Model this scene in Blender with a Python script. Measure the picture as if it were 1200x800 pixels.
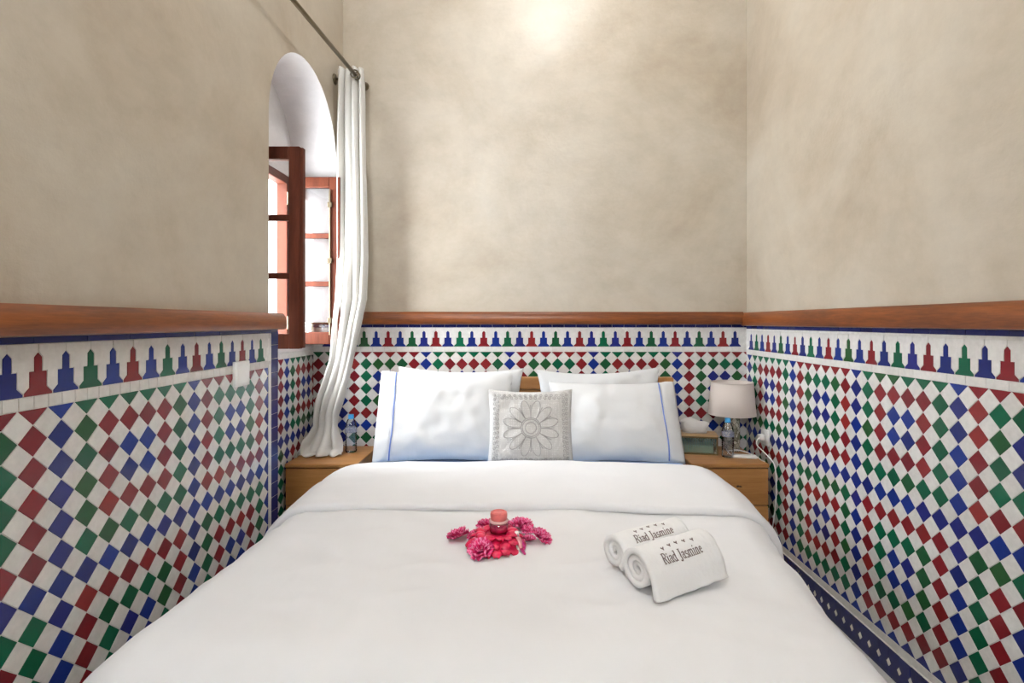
import bpy, bmesh, math, random
from mathutils import Vector, Matrix, noise

random.seed(7)
scene = bpy.context.scene
for o in list(bpy.data.objects):
    bpy.data.objects.remove(o)
COL = scene.collection
PI = math.pi

# ------------------------------------------------------------------ camera
FPX, VPX, VPY, EYE = 624.0, 612.0, 377.5, 1.255     # pixels on 1200x800, metres
cam_d = bpy.data.cameras.new('camera')
cam_d.sensor_width = 36.0
cam_d.lens = FPX / 1200 * 36
cam_d.shift_x = -(VPX - 600) / 1200
cam_d.shift_y = -(400 - VPY) / 1200
cam_d.clip_start = 0.02
cam = bpy.data.objects.new('camera', cam_d)
COL.objects.link(cam)
cam.location = (0, 0, EYE)
cam.rotation_euler = (PI / 2, 0, 0)
scene.camera = cam

# ------------------------------------------------------------------ world, lights, exposure
world = bpy.data.worlds.new('sky')
scene.world = world
world.use_nodes = True
bg = world.node_tree.nodes['Background']
bg.inputs['Color'].default_value = (0.90, 0.955, 1.0, 1)
bg.inputs['Strength'].default_value = 32.0
scene.view_settings.view_transform = 'Standard'
scene.view_settings.look = 'None'
scene.view_settings.exposure = 0.12
scene.view_settings.gamma = 1.0
scene.view_settings.use_curve_mapping = False

def area_portal(name, loc, rot, sx, sy):
    l = bpy.data.lights.new(name, 'AREA')
    l.shape = 'RECTANGLE'; l.size = sx; l.size_y = sy
    l.cycles.is_portal = True
    o = bpy.data.objects.new(name, l); COL.objects.link(o)
    o.location = loc; o.rotation_euler = rot
    return o
area_portal('window_daylight', (-1.47, 2.71, 1.60), (0, -PI / 2, 0), 0.95, 0.58)     # faces +X into the room
area_portal('rear_fill_daylight', (-0.2, -1.62, 2.6), (PI / 2, 0, PI), 1.2, 0.6)       # added rear opening for fill daylight; faces +Y into the room

for nm, watt, loc, rad in (('ceiling_lamp_light', 21, (0.20, 2.25, 3.42), 0.05), ('ceiling_lamp_light', 42, (-0.70, 0.35, 3.42), 0.12)):  # the second light is an added fill, unseen, over the foot of the bed
    l_ = bpy.data.lights.new(nm, 'POINT'); l_.energy = watt; l_.color = (0.96, 0.975, 1.0); l_.shadow_soft_size = rad
    lo_ = bpy.data.objects.new(nm, l_); COL.objects.link(lo_); lo_.location = loc

# ------------------------------------------------------------------ helpers
def tag(o, label=None, cat=None, group=None, kind=None):
    if label: o['label'] = label
    if cat: o['category'] = cat
    if group: o['group'] = group
    if kind: o['kind'] = kind
    return o

def empty(name, loc=(0, 0, 0), rz=0.0):
    o = bpy.data.objects.new(name, None)
    o.empty_display_size = 0.05
    COL.objects.link(o)
    o.location = loc; o.rotation_euler = (0, 0, rz)
    return o

def mesh_obj(name, verts, faces, mats, parent=None, smooth=False, fmat=None, loc=None):
    me = bpy.data.meshes.new(name)
    me.from_pydata([tuple(v) for v in verts], [], faces)
    for m in (mats if isinstance(mats, (list, tuple)) else [mats]):
        me.materials.append(m)
    if fmat:
        me.polygons.foreach_set('material_index', fmat)
    if smooth:
        me.polygons.foreach_set('use_smooth', [True] * len(me.polygons))
    me.update()
    o = bpy.data.objects.new(name, me)
    COL.objects.link(o)
    if loc: o.location = loc
    if parent: o.parent = parent
    return o

class MB:
    """collects shapes, then links them as one mesh object"""
    def __init__(s): s.v = []; s.f = []
    def add(s, verts, faces):
        k = len(s.v); s.v += [Vector(v) for v in verts]
        s.f += [tuple(i + k for i in f) for f in faces]
    def box(s, x0, x1, y0, y1, z0, z1, bev=0.0):
        if bev <= 0:
            v = [(x, y, z) for x in (x0, x1) for y in (y0, y1) for z in (z0, z1)]
            s.add(v, [(0, 1, 3, 2), (4, 6, 7, 5), (0, 4, 5, 1), (2, 3, 7, 6), (0, 2, 6, 4), (1, 5, 7, 3)])
            return
        bm = bmesh.new()
        bmesh.ops.create_cube(bm, size=1)
        for w in bm.verts:
            w.co = Vector(((x0 + x1) / 2 + w.co.x * (x1 - x0), (y0 + y1) / 2 + w.co.y * (y1 - y0), (z0 + z1) / 2 + w.co.z * (z1 - z0)))
        bmesh.ops.bevel(bm, geom=list(bm.edges), offset=bev, segments=2, affect='EDGES', profile=0.5)
        bm.verts.index_update()
        s.add([w.co.copy() for w in bm.verts], [[w.index for w in f.verts] for f in bm.faces])
        bm.free()
    def lathe(s, prof, n=24, cx=0, cy=0, cap=True):
        k = len(s.v)
        for r, z in prof:
            for i in range(n):
                a = 2 * PI * i / n
                s.v.append(Vector((cx + r * math.cos(a), cy + r * math.sin(a), z)))
        for j in range(len(prof) - 1):
            for i in range(n):
                a, b = k + j * n + i, k + j * n + (i + 1) % n
                s.f.append((a, b, b + n, a + n))
        if cap:
            s.f.append(tuple(k + i for i in range(n))[::-1])
            s.f.append(tuple(k + (len(prof) - 1) * n + i for i in range(n)))
    def tube(s, pts, r, n=8, closed=False):
        pts = [Vector(p) for p in pts]
        m = len(pts); k = len(s.v)
        up = Vector((0.13, 0.21, 0.97)).normalized()
        for i, p in enumerate(pts):
            if closed: t = pts[(i + 1) % m] - pts[i - 1]
            else: t = pts[min(i + 1, m - 1)] - pts[max(i - 1, 0)]
            t = t.normalized() if t.length > 1e-9 else Vector((0, 0, 1))
            a = up.cross(t)
            if a.length < 1e-3: a = Vector((1, 0, 0)).cross(t)
            a.normalize(); b = t.cross(a)
            rr = r[i] if isinstance(r, (list, tuple)) else r
            for j in range(n):
                q = 2 * PI * j / n
                s.v.append(p + a * (rr * math.cos(q)) + b * (rr * math.sin(q)))
        for i in range(m if closed else m - 1):
            for j in range(n):
                a0 = k + i * n + j; a1 = k + i * n + (j + 1) % n
                i2 = (i + 1) % m
                b0 = k + i2 * n + j; b1 = k + i2 * n + (j + 1) % n
                s.f.append((a0, a1, b1, b0))
        if not closed:
            s.f.append(tuple(k + j for j in range(n))[::-1])
            s.f.append(tuple(k + (m - 1) * n + j for j in range(n)))
    def ellipsoid(s, c, rx, ry, rz, n=10, m=6, rot=None):
        k = len(s.v); c = Vector(c)
        for i in range(m + 1):
            ph = PI * i / m
            for j in range(n):
                a = 2 * PI * j / n
                p = Vector((rx * math.sin(ph) * math.cos(a), ry * math.sin(ph) * math.sin(a), rz * math.cos(ph)))
                if rot is not None: p = rot @ p
                s.v.append(c + p)
        for i in range(m):
            for j in range(n):
                a, b = k + i * n + j, k + i * n + (j + 1) % n
                s.f.append((a, a + n, b + n, b))
    def build(s, name, mat, parent=None, smooth=False, loc=None):
        return mesh_obj(name, s.v, s.f, mat, parent, smooth, loc=loc)

def auto_smooth(o, ang=40):
    me = o.data
    me.polygons.foreach_set('use_smooth', [True] * len(me.polygons))
    bm = bmesh.new(); bm.from_mesh(me)
    for e in bm.edges:
        if len(e.link_faces) == 2 and e.calc_face_angle(0) > math.radians(ang): e.smooth = False
    bm.to_mesh(me); bm.free()
    return o

# ------------------------------------------------------------------ materials
class NT:
    def __init__(s, name):
        m = bpy.data.materials.new(name); m.use_nodes = True
        s.m = m; s.t = m.node_tree; s.n = s.t.nodes
        s.b = s.n['Principled BSDF']; s.out = s.n['Material Output']
    def node(s, typ, **kw):
        n = s.n.new(typ)
        for k, v in kw.items():
            if k in n.inputs: n.inputs[k].default_value = v
            else: setattr(n, k, v)
        return n
    def link(s, a, b): s.t.links.new(a, b)
    def set(s, **kw):
        for k, v in kw.items(): s.b.inputs[k.replace('_', ' ')].default_value = v
    def ramp(s, fac, stops, interp='LINEAR'):
        r = s.n.new('ShaderNodeValToRGB'); e = r.color_ramp; e.interpolation = interp
        while len(e.elements) < len(stops): e.elements.new(0.5)
        for q, (p, c) in zip(e.elements, stops):
            q.position = p; q.color = (c[0], c[1], c[2], 1)
        s.link(fac, r.inputs['Fac']); return r.outputs['Color']
    def bump(s, h, strength, dist=0.01):
        b = s.node('ShaderNodeBump', Strength=strength, Distance=dist)
        s.link(h, b.inputs['Height']); s.link(b.outputs['Normal'], s.b.inputs['Normal'])
        return b
    def coord(s, kind='Object', scale=(1, 1, 1), rot=(0, 0, 0)):
        c = s.n.new('ShaderNodeTexCoord'); mp = s.n.new('ShaderNodeMapping')
        mp.inputs['Scale'].default_value = scale; mp.inputs['Rotation'].default_value = rot
        s.link(c.outputs[kind], mp.inputs['Vector']); return mp.outputs['Vector']
    def pos(s, scale=(1, 1, 1)):
        g = s.n.new('ShaderNodeNewGeometry'); mp = s.n.new('ShaderNodeMapping')
        mp.inputs['Scale'].default_value = scale
        s.link(g.outputs['Position'], mp.inputs['Vector']); return mp.outputs['Vector']
    def noise(s, vec, scale, detail=4, rough=0.55):
        n = s.node('ShaderNodeTexNoise', Scale=scale, Detail=detail, Roughness=rough)
        s.link(vec, n.inputs['Vector']); return n.outputs['Fac']
    def mix(s, fac, a, b, blend='MIX'):
        n = s.n.new('ShaderNodeMix'); n.data_type = 'RGBA'; n.blend_type = blend
        if isinstance(fac, float): n.inputs[0].default_value = fac
        else: s.link(fac, n.inputs[0])
        for v, i in ((a, 6), (b, 7)):
            if isinstance(v, tuple): n.inputs[i].default_value = (v[0], v[1], v[2], 1)
            else: s.link(v, n.inputs[i])
        return n.outputs[2]

def plaster(name, c0, c1, c2, rough=0.35, coat=0.0):
    t = NT(name); p = t.pos()
    nn = t.node('ShaderNodeTexNoise', Scale=1.5, Detail=8.0, Roughness=0.66, Distortion=0.35); t.link(p, nn.inputs['Vector'])
    a = nn.outputs['Fac']
    col = t.ramp(a, [(0.33, c0), (0.5, c1), (0.68, c2)])
    b = t.noise(t.pos((1, 1, 1.6)), 6.0, 8, 0.7)
    col = t.mix(0.35, col, t.ramp(b, [(0.35, tuple(x * 0.80 for x in c1)), (0.65, tuple(min(1, x * 1.12) for x in c1))]))
    t.link(col, t.b.inputs['Base Color'])
    f = t.noise(p, 28, 6, 0.65)
    r = t.node('ShaderNodeMapRange'); r.inputs['To Min'].default_value = rough - 0.07; r.inputs['To Max'].default_value = rough + 0.16
    t.link(b, r.inputs['Value']); t.link(r.outputs[0], t.b.inputs['Roughness'])
    ad = t.node('ShaderNodeMath', operation='ADD'); t.link(f, ad.inputs[0]); t.link(b, ad.inputs[1])
    t.bump(ad.outputs[0], 0.16, 0.012)
    return t.m

def wood(name, c0, c1, axis='X', rough=0.35, scale=1.0, knot=None):
    t = NT(name)
    st = {'X': (0.9, 11, 11), 'Y': (11, 0.9, 11), 'Z': (11, 11, 0.9)}[axis]
    v = t.coord('Object', tuple(x * scale for x in st))
    a = t.noise(v, 2.2, 8, 0.65)
    v2 = t.coord('Object', tuple(x * scale * 3 for x in st))
    b = t.noise(v2, 6.0, 4, 0.6)
    mid = tuple((x + y) / 2 for x, y in zip(c0, c1))
    col = t.ramp(a, [(0.30, c0), (0.48, mid), (0.62, c1), (0.75, mid)])
    col = t.mix(0.30, col, t.ramp(b, [(0.35, c0), (0.65, c1)]))
    if knot:
        vc = t.coord('Object')
        s = t.node('ShaderNodeVectorMath', operation='SUBTRACT'); s.inputs[1].default_value = knot
        t.link(vc, s.inputs[0])
        m = t.node('ShaderNodeVectorMath', operation='MULTIPLY'); m.inputs[1].default_value = (26, 0, 70)
        t.link(s.outputs[0], m.inputs[0])
        wob = t.node('ShaderNodeTexNoise', Scale=60.0, Detail=3.0); t.link(vc, wob.inputs['Vector'])
        ln = t.node('ShaderNodeVectorMath', operation='LENGTH'); t.link(m.outputs[0], ln.inputs[0])
        ad = t.node('ShaderNodeMath', operation='ADD'); t.link(ln.outputs['Value'], ad.inputs[0]); t.link(wob.outputs['Fac'], ad.inputs[1])
        k = t.ramp(ad.outputs[0], [(0.75, (1, 1, 1)), (1.0, (0, 0, 0))])
        col = t.mix(k, col, (0.03, 0.010, 0.004))
    t.link(col, t.b.inputs['Base Color'])
    t.set(Roughness=rough, Specular_IOR_Level=0.45)
    t.bump(b, 0.12, 0.004)
    return t.m

def glaze(name, cols, rough=0.16):
    """glazed tile: every tile takes its own tone from the palette"""
    t = NT(name)
    oi = t.n.new('ShaderNodeObjectInfo')
    p = t.pos()
    cell = t.node('ShaderNodeTexWhiteNoise')
    sc = t.node('ShaderNodeVectorMath', operation='SCALE'); sc.inputs['Scale'].default_value = 14.0
    t.link(p, sc.inputs[0])
    fl = t.node('ShaderNodeVectorMath', operation='FLOOR'); t.link(sc.outputs[0], fl.inputs[0])
    n = len(cols)
    col = t.ramp(oi.outputs['Random'], [(i / max(1, n - 1) * 0.98, c) for i, c in enumerate(cols)])
    mott = t.noise(p, 55, 4, 0.6)
    col = t.mix(0.35, col, t.ramp(mott, [(0.3, tuple(x * 0.72 for x in cols[0])), (0.7, tuple(min(1, x * 1.12) for x in cols[0]))]))
    t.link(col, t.b.inputs['Base Color'])
    t.set(Roughness=rough, Specular_IOR_Level=0.36)
    w = t.noise(p, 22, 3, 0.5)
    t.bump(w, 0.10, 0.006)
    t.n.remove(cell); t.n.remove(fl); t.n.remove(sc)
    return t.m

def plain(name, col, rough=0.5, metal=0.0, bump=0.0, bscale=60, var=0.12, spec=0.5, coordkind='Object'):
    t = NT(name); v = t.coord(coordkind)
    a = t.noise(v, bscale * 0.4, 4)
    t.link(t.ramp(a, [(0.3, tuple(x * (1 - var) for x in col)), (0.7, tuple(min(1, x * (1 + var)) for x in col))]), t.b.inputs['Base Color'])
    t.set(Roughness=rough, Metallic=metal, Specular_IOR_Level=spec)
    if bump: t.bump(t.noise(v, bscale, 5), bump, 0.004)
    return t.m

def cloth(name, col, rough=0.85, weave=900, crease=0.25, cscale=7, translucent=0.0, sheen=0.15):
    t = NT(name); v = t.coord('Object')
    t.set(Roughness=rough, Specular_IOR_Level=0.15, Sheen_Weight=sheen)
    a = t.noise(v, 3.0, 3)
    t.link(t.ramp(a, [(0.3, tuple(x * 0.965 for x in col)), (0.7, col)]), t.b.inputs['Base Color'])
    f = t.noise(t.coord('Object', (1, 0.45, 1)), cscale, 4, 0.5)
    g = t.noise(v, weave, 2)
    m = t.node('ShaderNodeMath', operation='MULTIPLY'); m.inputs[1].default_value = 0.03; t.link(g, m.inputs[0])
    s = t.node('ShaderNodeMath', operation='ADD'); t.link(f, s.inputs[0]); t.link(m.outputs[0], s.inputs[1])
    t.bump(s.outputs[0], crease, 0.02)
    if translucent:
        tr = t.node('ShaderNodeBsdfTranslucent'); tr.inputs['Color'].default_value = (*col, 1)
        mx = t.node('ShaderNodeMixShader'); mx.inputs[0].default_value = translucent
        t.link(t.b.outputs[0], mx.inputs[1]); t.link(tr.outputs[0], mx.inputs[2]); t.link(mx.outputs[0], t.out.inputs['Surface'])
    return t.m

def glass(name, tint=(1, 1, 1), rough=0.02, alpha_like=0.85, ior=1.45):
    """thin clear sheet: mostly transparent, fresnel reflection on top"""
    t = NT(name)
    tr = t.node('ShaderNodeBsdfTransparent'); tr.inputs['Color'].default_value = (*tint, 1)
    gl = t.node('ShaderNodeBsdfGlossy', Roughness=rough)
    v = t.coord('Object'); nz = t.noise(v, 9, 2)
    bp = t.node('ShaderNodeBump', Strength=0.02); t.link(nz, bp.inputs['Height']); t.link(bp.outputs['Normal'], gl.inputs['Normal'])
    fr = t.node('ShaderNodeFresnel', IOR=ior)
    ad = t.node('ShaderNodeMath', operation='ADD'); ad.inputs[1].default_value = 1 - alpha_like - 0.1 if alpha_like < 0.9 else 0.0
    t.link(fr.outputs[0], ad.inputs[0])
    mx = t.node('ShaderNodeMixShader'); t.link(ad.outputs[0], mx.inputs[0])
    t.link(tr.outputs[0], mx.inputs[1]); t.link(gl.outputs[0], mx.inputs[2]); t.link(mx.outputs[0], t.out.inputs['Surface'])
    t.n.remove(t.b)
    return t.m

M = {}
M['tadelakt'] = plaster('tadelakt_plaster', (0.365, 0.292, 0.212), (0.455, 0.395, 0.313), (0.53, 0.482, 0.405))
M['white_plaster'] = plaster('white_plaster', (0.62, 0.60, 0.60), (0.67, 0.65, 0.65), (0.71, 0.70, 0.70), 0.6)
M['ceiling_plaster'] = plaster('ceiling_plaster', (0.70, 0.67, 0.62), (0.76, 0.73, 0.68), (0.80, 0.78, 0.73), 0.7)
M['grout'] = plain('grout', (0.68, 0.665, 0.64), 0.9, bump=0.2, bscale=120, coordkind='Object')
M['red'] = glaze('red_glaze', [(0.185, 0.013, 0.019), (0.24, 0.016, 0.022), (0.145, 0.012, 0.018), (0.29, 0.028, 0.024)])
M['blue'] = glaze('blue_glaze', [(0.008, 0.024, 0.19), (0.010, 0.036, 0.25), (0.014, 0.018, 0.12), (0.024, 0.022, 0.18)])
M['green'] = glaze('green_glaze', [(0.004, 0.095, 0.045), (0.005, 0.125, 0.062), (0.008, 0.075, 0.032), (0.030, 0.090, 0.019)])
M['white'] = glaze('white_glaze', [(0.66, 0.645, 0.62), (0.73, 0.715, 0.695), (0.61, 0.59, 0.565)])
M['navy'] = glaze('navy_glaze', [(0.012, 0.016, 0.11), (0.016, 0.024, 0.16), (0.010, 0.012, 0.075)])
M['rail_wood_x'] = wood('rail_wood_x', (0.075, 0.018, 0.005), (0.28, 0.080, 0.017), 'X', 0.30)
M['rail_wood_y'] = wood('rail_wood_y', (0.075, 0.018, 0.005), (0.28, 0.080, 0.017), 'Y', 0.30)
M['pine'] = wood('pine_wood', (0.31, 0.125, 0.033), (0.49, 0.24, 0.075), 'X', 0.38, 0.6)
M['pine_knot'] = wood('pine_wood_with_knot', (0.31, 0.125, 0.033), (0.49, 0.24, 0.075), 'X', 0.38, 0.6, knot=(0.048, 0, 0.42))
M['pine_z'] = wood('pine_wood_upright', (0.35, 0.15, 0.04), (0.53, 0.265, 0.085), 'Z', 0.38, 0.6)
M['casement_wood'] = wood('casement_wood', (0.060, 0.015, 0.008), (0.125, 0.034, 0.017), 'Z', 0.5)
M['casement_wood'].node_tree.nodes['Principled BSDF'].inputs['Specular IOR Level'].default_value = 0.12
M['marble'] = plaster('floor_marble', (0.50, 0.49, 0.47), (0.60, 0.59, 0.57), (0.68, 0.67, 0.65), 0.2)
M['duvet'] = cloth('white_duvet_cotton', (0.785, 0.785, 0.80), crease=0.45, cscale=5)
M['linen'] = cloth('white_pillow_cotton', (0.66, 0.66, 0.66), crease=0.35, cscale=6)
M['sheet'] = cloth('pale_blue_cotton', (0.33, 0.49, 0.78), crease=0.3)
M['piping'] = cloth('blue_piping', (0.17, 0.25, 0.58), crease=0.1)
M['towel'] = cloth('white_terry', (0.85, 0.85, 0.85), weave=420, crease=0.22, cscale=60, rough=0.95, sheen=0.4)
M['thread'] = plain('grey_brown_thread', (0.20, 0.15, 0.145), 0.8, bump=0.2, bscale=300)
M['curtain'] = cloth('off_white_curtain_cotton', (0.86, 0.845, 0.81), crease=0.15, cscale=9, translucent=0.4)
M['iron'] = plain('antique_bronze', (0.16, 0.13, 0.085), 0.38, metal=0.9, bump=0.1)
M['plastic'] = plain('white_plastic', (0.80, 0.80, 0.79), 0.35, var=0.03)
M['dark'] = plain('dark_slot', (0.02, 0.02, 0.02), 0.6)
M['pane'] = glass('window_glass')

# ------------------------------------------------------------------ room dimensions
XL, XR, YB = -1.05, 1.315, 3.12
YREAR, ZC = -1.6, 3.62
XREC, YEND = -1.225, 2.28          # recess under the window
ARCH0, ARCH1, SPRING = 2.205, 3.01, EYE + 0.87
SILL = EYE - 0.13
WY0, WY1, WZ1 = 2.43, 2.99, EYE + 0.81   # window opening
XWIN = -1.30

def struct(o): o['kind'] = 'structure'; return o

mb = MB(); mb.box(-1.9, 1.8, YREAR - 0.3, 3.5, -0.15, 0); struct(mb.build('floor', M['marble']))
mb = MB(); mb.box(-1.9, 1.8, YREAR - 0.3, 3.5, ZC, ZC + 0.15); struct(mb.build('ceiling', M['ceiling_plaster']))
mb = MB(); mb.box(-1.9, 1.8, YB, YB + 0.3, 0, ZC); wall_back = struct(mb.build('wall_back', M['tadelakt']))
mb = MB(); mb.box(XR, XR + 0.3, YREAR, YB, 0, ZC); wall_right = struct(mb.build('wall_right', M['tadelakt']))
# rear wall (behind the photographer) with an added high opening that lets in fill daylight
mb = MB()
mb.box(-1.9, -0.8, YREAR - 0.3, YREAR, 0, ZC); mb.box(0.4, 1.8, YREAR - 0.3, YREAR, 0, ZC); mb.box(-0.8, 0.4, YREAR - 0.3, YREAR, 0, 2.3); mb.box(-0.8, 0.4, YREAR - 0.3, YREAR, 2.9, ZC)
struct(mb.build('wall_rear', M['tadelakt']))

# left wall: lower solid part, upper part with the arched niche
wl = []; wf = []; wm = []
mb = MB(); mb.box(-1.45, XL, YREAR, YEND, 0, EYE)
pts = [(YREAR, EYE), (ARCH0, EYE)]
R = (ARCH1 - ARCH0) / 2; C = (ARCH0 + ARCH1) / 2
for i in range(33):
    a = PI - PI * i / 32
    pts.append((C + R * math.cos(a), SPRING + R * math.sin(a)))
pts += [(ARCH1, EYE), (YB, EYE), (YB, ZC), (YREAR, ZC)]
n = len(pts)
v = [(XL, y, z) for y, z in pts] + [(XWIN, y, z) for y, z in pts]
f = [tuple(range(n)), tuple(range(n, 2 * n))[::-1]] + [(i, i + n, (i + 1) % n + n, (i + 1) % n) for i in range(n)]
k0 = len(mb.f); mb.add(v, f)
for (y0, y1, z0, z1) in ((YREAR, WY0, EYE, ZC), (WY1, YB, SILL, ZC), (WY0, WY1, WZ1, ZC)):
    mb.box(-1.45, XWIN, y0, y1, z0, z1)
mats = [0] * len(mb.f)
for i, fc in enumerate(mb.f):
    if i < k0: continue
    if i in (k0, ): continue
    mats[i] = 1
wall_left = struct(mesh_obj('wall_left', mb.v, mb.f, [M['tadelakt'], M['white_plaster']], fmat=mats))
bm = bmesh.new(); bm.from_mesh(wall_left.data); bmesh.ops.recalc_face_normals(bm, faces=bm.faces); bm.to_mesh(wall_left.data); bm.free()
mb = MB(); mb.box(-1.45, XREC, YEND, YB, 0, SILL); wall_recess = struct(mb.build('wall_recess', M['white_plaster']))

# ------------------------------------------------------------------ zellige tiles
def offset_poly(poly, d):
    """inset a counter-clockwise polygon by d"""
    n = len(poly); out = []
    for i in range(n):
        p0, p1, p2 = Vector(poly[i - 1]), Vector(poly[i]), Vector(poly[(i + 1) % n])
        a = (p1 - p0).normalized(); b = (p2 - p1).normalized()
        na = Vector((-a.y, a.x)); nb = Vector((-b.y, b.x))
        k = 1 + na.dot(nb)
        if k < 0.15: k = 0.15
        out.append(p1 + (na + nb) * (d / k))
    return out

def clip(poly, s0, s1, z0, z1):
    for ax, val, sg in ((0, s0, 1), (0, s1, -1), (1, z0, 1), (1, z1, -1)):
        out = []
        for i in range(len(poly)):
            a, b = poly[i - 1], poly[i]
            da, db = (a[ax] - val) * sg, (b[ax] - val) * sg
            if da >= 0 and db >= 0: out.append(b)
            elif da >= 0 or db >= 0:
                t = da / (da - db); q = (a[0] + (b[0] - a[0]) * t, a[1] + (b[1] - a[1]) * t)
                out.append(q)
                if db >= 0: out.append(b)
        poly = out
        if len(poly) < 3: return []
    clean = []
    for q in poly:
        if not clean or (Vector(q) - Vector(clean[-1])).length > 0.0015: clean.append(q)
    if len(clean) > 2 and (Vector(clean[0]) - Vector(clean[-1])).length < 0.0015: clean.pop()
    return clean if len(clean) > 2 else []

GAP, TH, CH = 0.0006, 0.0045, 0.0007
def tile_geo(poly, gap=GAP, th=TH, ch=CH):
    """local frame: x along the wall, z up, -y out into the room"""
    ar = sum(poly[i - 1][0] * poly[i][1] - poly[i][0] * poly[i - 1][1] for i in range(len(poly)))
    if ar < 0: poly = poly[::-1]
    r0 = offset_poly(poly, gap); r1 = offset_poly(poly, gap + ch)
    n = len(poly)
    v = [(p.x, 0.0, p.y) for p in r0] + [(p.x, -(th - ch), p.y) for p in r0] + [(p.x, -th, p.y) for p in r1]
    f = [tuple(2 * n + i for i in range(n))]
    for k in (0, 1):
        for i in range(n):
            j = (i + 1) % n
            f.append((k * n + i, k * n + j, (k + 1) * n + j, (k + 1) * n + i))
    return v, f

TILE_MESH = {}
def tile_mesh(name, poly, mat, key):
    kk = (key, mat)
    if kk not in TILE_MESH:
        v, f = tile_geo(poly)
        me = bpy.data.meshes.new(name); me.from_pydata(v, [], f); me.materials.append(M[mat]); me.update()
        TILE_MESH[kk] = me
    return TILE_MESH[kk]

class WallFrame:
    """s runs along the wall; world() gives the point of (s, z, out)"""
    def __init__(s, kind, plane): s.kind = kind; s.plane = plane
    def rz(s): return {'back': 0.0, 'right': -PI / 2, 'left': PI / 2}[s.kind]
    def world(s, a, z, out=0.0):
        if s.kind == 'back': return Vector((a, s.plane - out, z))
        if s.kind == 'right': return Vector((s.plane - out, -a, z))     # a = -Y
        return Vector((s.plane + out, a, z))                           # a = Y
def project(p):
    if p.y < 0.05: return None
    return VPX + FPX * p.x / p.y, VPY - FPX * (p.z - EYE) / p.y

class TileSet:
    """gathers tiles of one wall; the 300 of a kind that show largest become objects, the rest one part"""
    def __init__(s, parent, frame, hidden, limit=300):
        s.p = parent; s.fr = frame; s.h = hidden; s.lim = limit; s.items = []
    def add(s, name, c, poly, mat, key):
        """poly is given relative to centre c"""
        s.items.append((name, c, poly, mat, key))
    def finish(s):
        byname = {}
        for it in s.items: byname.setdefault(it[0], []).append(it)
        rest = {}
        for name, lst in byname.items():
            sc = []
            for it in lst:
                w = s.fr.world(it[1][0], it[1][1]); q = project(w)
                vis = q is not None and -12 < q[0] < 1212 and -12 < q[1] < 812 and not s.h(*q)
                poly = it[2]
                ar = abs(sum(poly[i - 1][0] * poly[i][1] - poly[i][0] * poly[i - 1][1] for i in range(len(poly))))
                view = Vector((w.x, w.y, w.z - EYE))
                nrm = {'back': Vector((0, 1, 0)), 'right': Vector((1, 0, 0)), 'left': Vector((-1, 0, 0))}[s.fr.kind]
                px = ar * abs(view.normalized().dot(nrm)) / max(0.01, view.length_squared)
                sc.append((px if vis else -1, it))
            sc.sort(key=lambda q: -q[0])
            for k, (a, it) in enumerate(sc):
                if a > 0 and k < s.lim:
                    o = bpy.data.objects.new(name, tile_mesh(name, it[2], it[3], it[4]))
                    COL.objects.link(o); o.parent = s.p
                    o.location = s.fr.world(it[1][0], it[1][1], random.uniform(0.0, 0.0007))
                    o.rotation_euler = (random.gauss(0, 0.006), random.gauss(0, 0.004), s.fr.rz() + random.gauss(0, 0.006))
                else:
                    rest.setdefault(it[3], []).append(it)
        if rest:
            V, F, FM, mats = [], [], [], []
            rot = Matrix.Rotation(s.fr.rz(), 3, 'Z')
            for mi, (mat, lst) in enumerate(rest.items()):
                mats.append(M[mat])
                for it in lst:
                    v, f = tile_geo(it[2]); k = len(V)
                    base = s.fr.world(it[1][0], it[1][1])
                    V += [base + rot @ Vector(q) for q in v]
                    F += [tuple(i + k for i in q) for q in f]; FM += [mi] * len(f)
            o = mesh_obj('tile_field', V, F, mats, s.p, fmat=FM)
            o['kind'] = 'stuff'

PH = 0.07
def ring_colour(c, row, flip):
    """nested squares: blue lattice every seven tiles, alternating green/red rings, blue hearts"""
    cm = c % 7; rm = row % 7
    if cm == 0 or rm == 6: return 'blue'
    g = (c // 7) + (row // 7) + flip
    x = cm - 1
    d = min(x, 5 - x, rm, 5 - rm)
    if d == 2: return 'blue'
    return (('green', 'red') if g % 2 == 0 else ('red', 'green'))[d]

def tile_wall(ts, s0, s1, ztop, pv, rows, origin, direction, flip, bottom):
    """field of diamonds; origin = s of a blue lattice column, direction = +1/-1 for growing column index"""
    h, vv = PH / 2, pv / 2
    dia = [(h, 0), (0, vv), (-h, 0), (0, -vv)]
    n0 = int(min((s0 - origin) / PH, (s1 - origin) / PH)) - 2; n1 = int(max((s0 - origin) / PH, (s1 - origin) / PH)) + 2
    for half in (0, 1):
        for n_ in range(n0, n1 + 1):
            for r in range(rows + 1):
                cs = origin + (n_ + 0.5 * half) * PH; cz = ztop - (r + 0.5 * half) * pv
                poly = [(cs + a, cz + b) for a, b in dia]
                q = clip(poly, s0, s1, bottom, ztop)
                if not q: continue
                ar = abs(sum(q[i - 1][0] * q[i][1] - q[i][0] * q[i - 1][1] for i in range(len(q)))) / 2
                if ar < 0.00018: continue
                rel = [(a - cs, b - cz) for a, b in q]
                key = (round(pv, 5),) + tuple((round(a, 4), round(b, 4)) for a, b in rel)
                if half: ts.add('white_tile', (cs, cz), rel, 'white', key)
                else: ts.add('coloured_tile', (cs, cz), rel, ring_colour(n_ * direction, r, flip), key)

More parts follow.
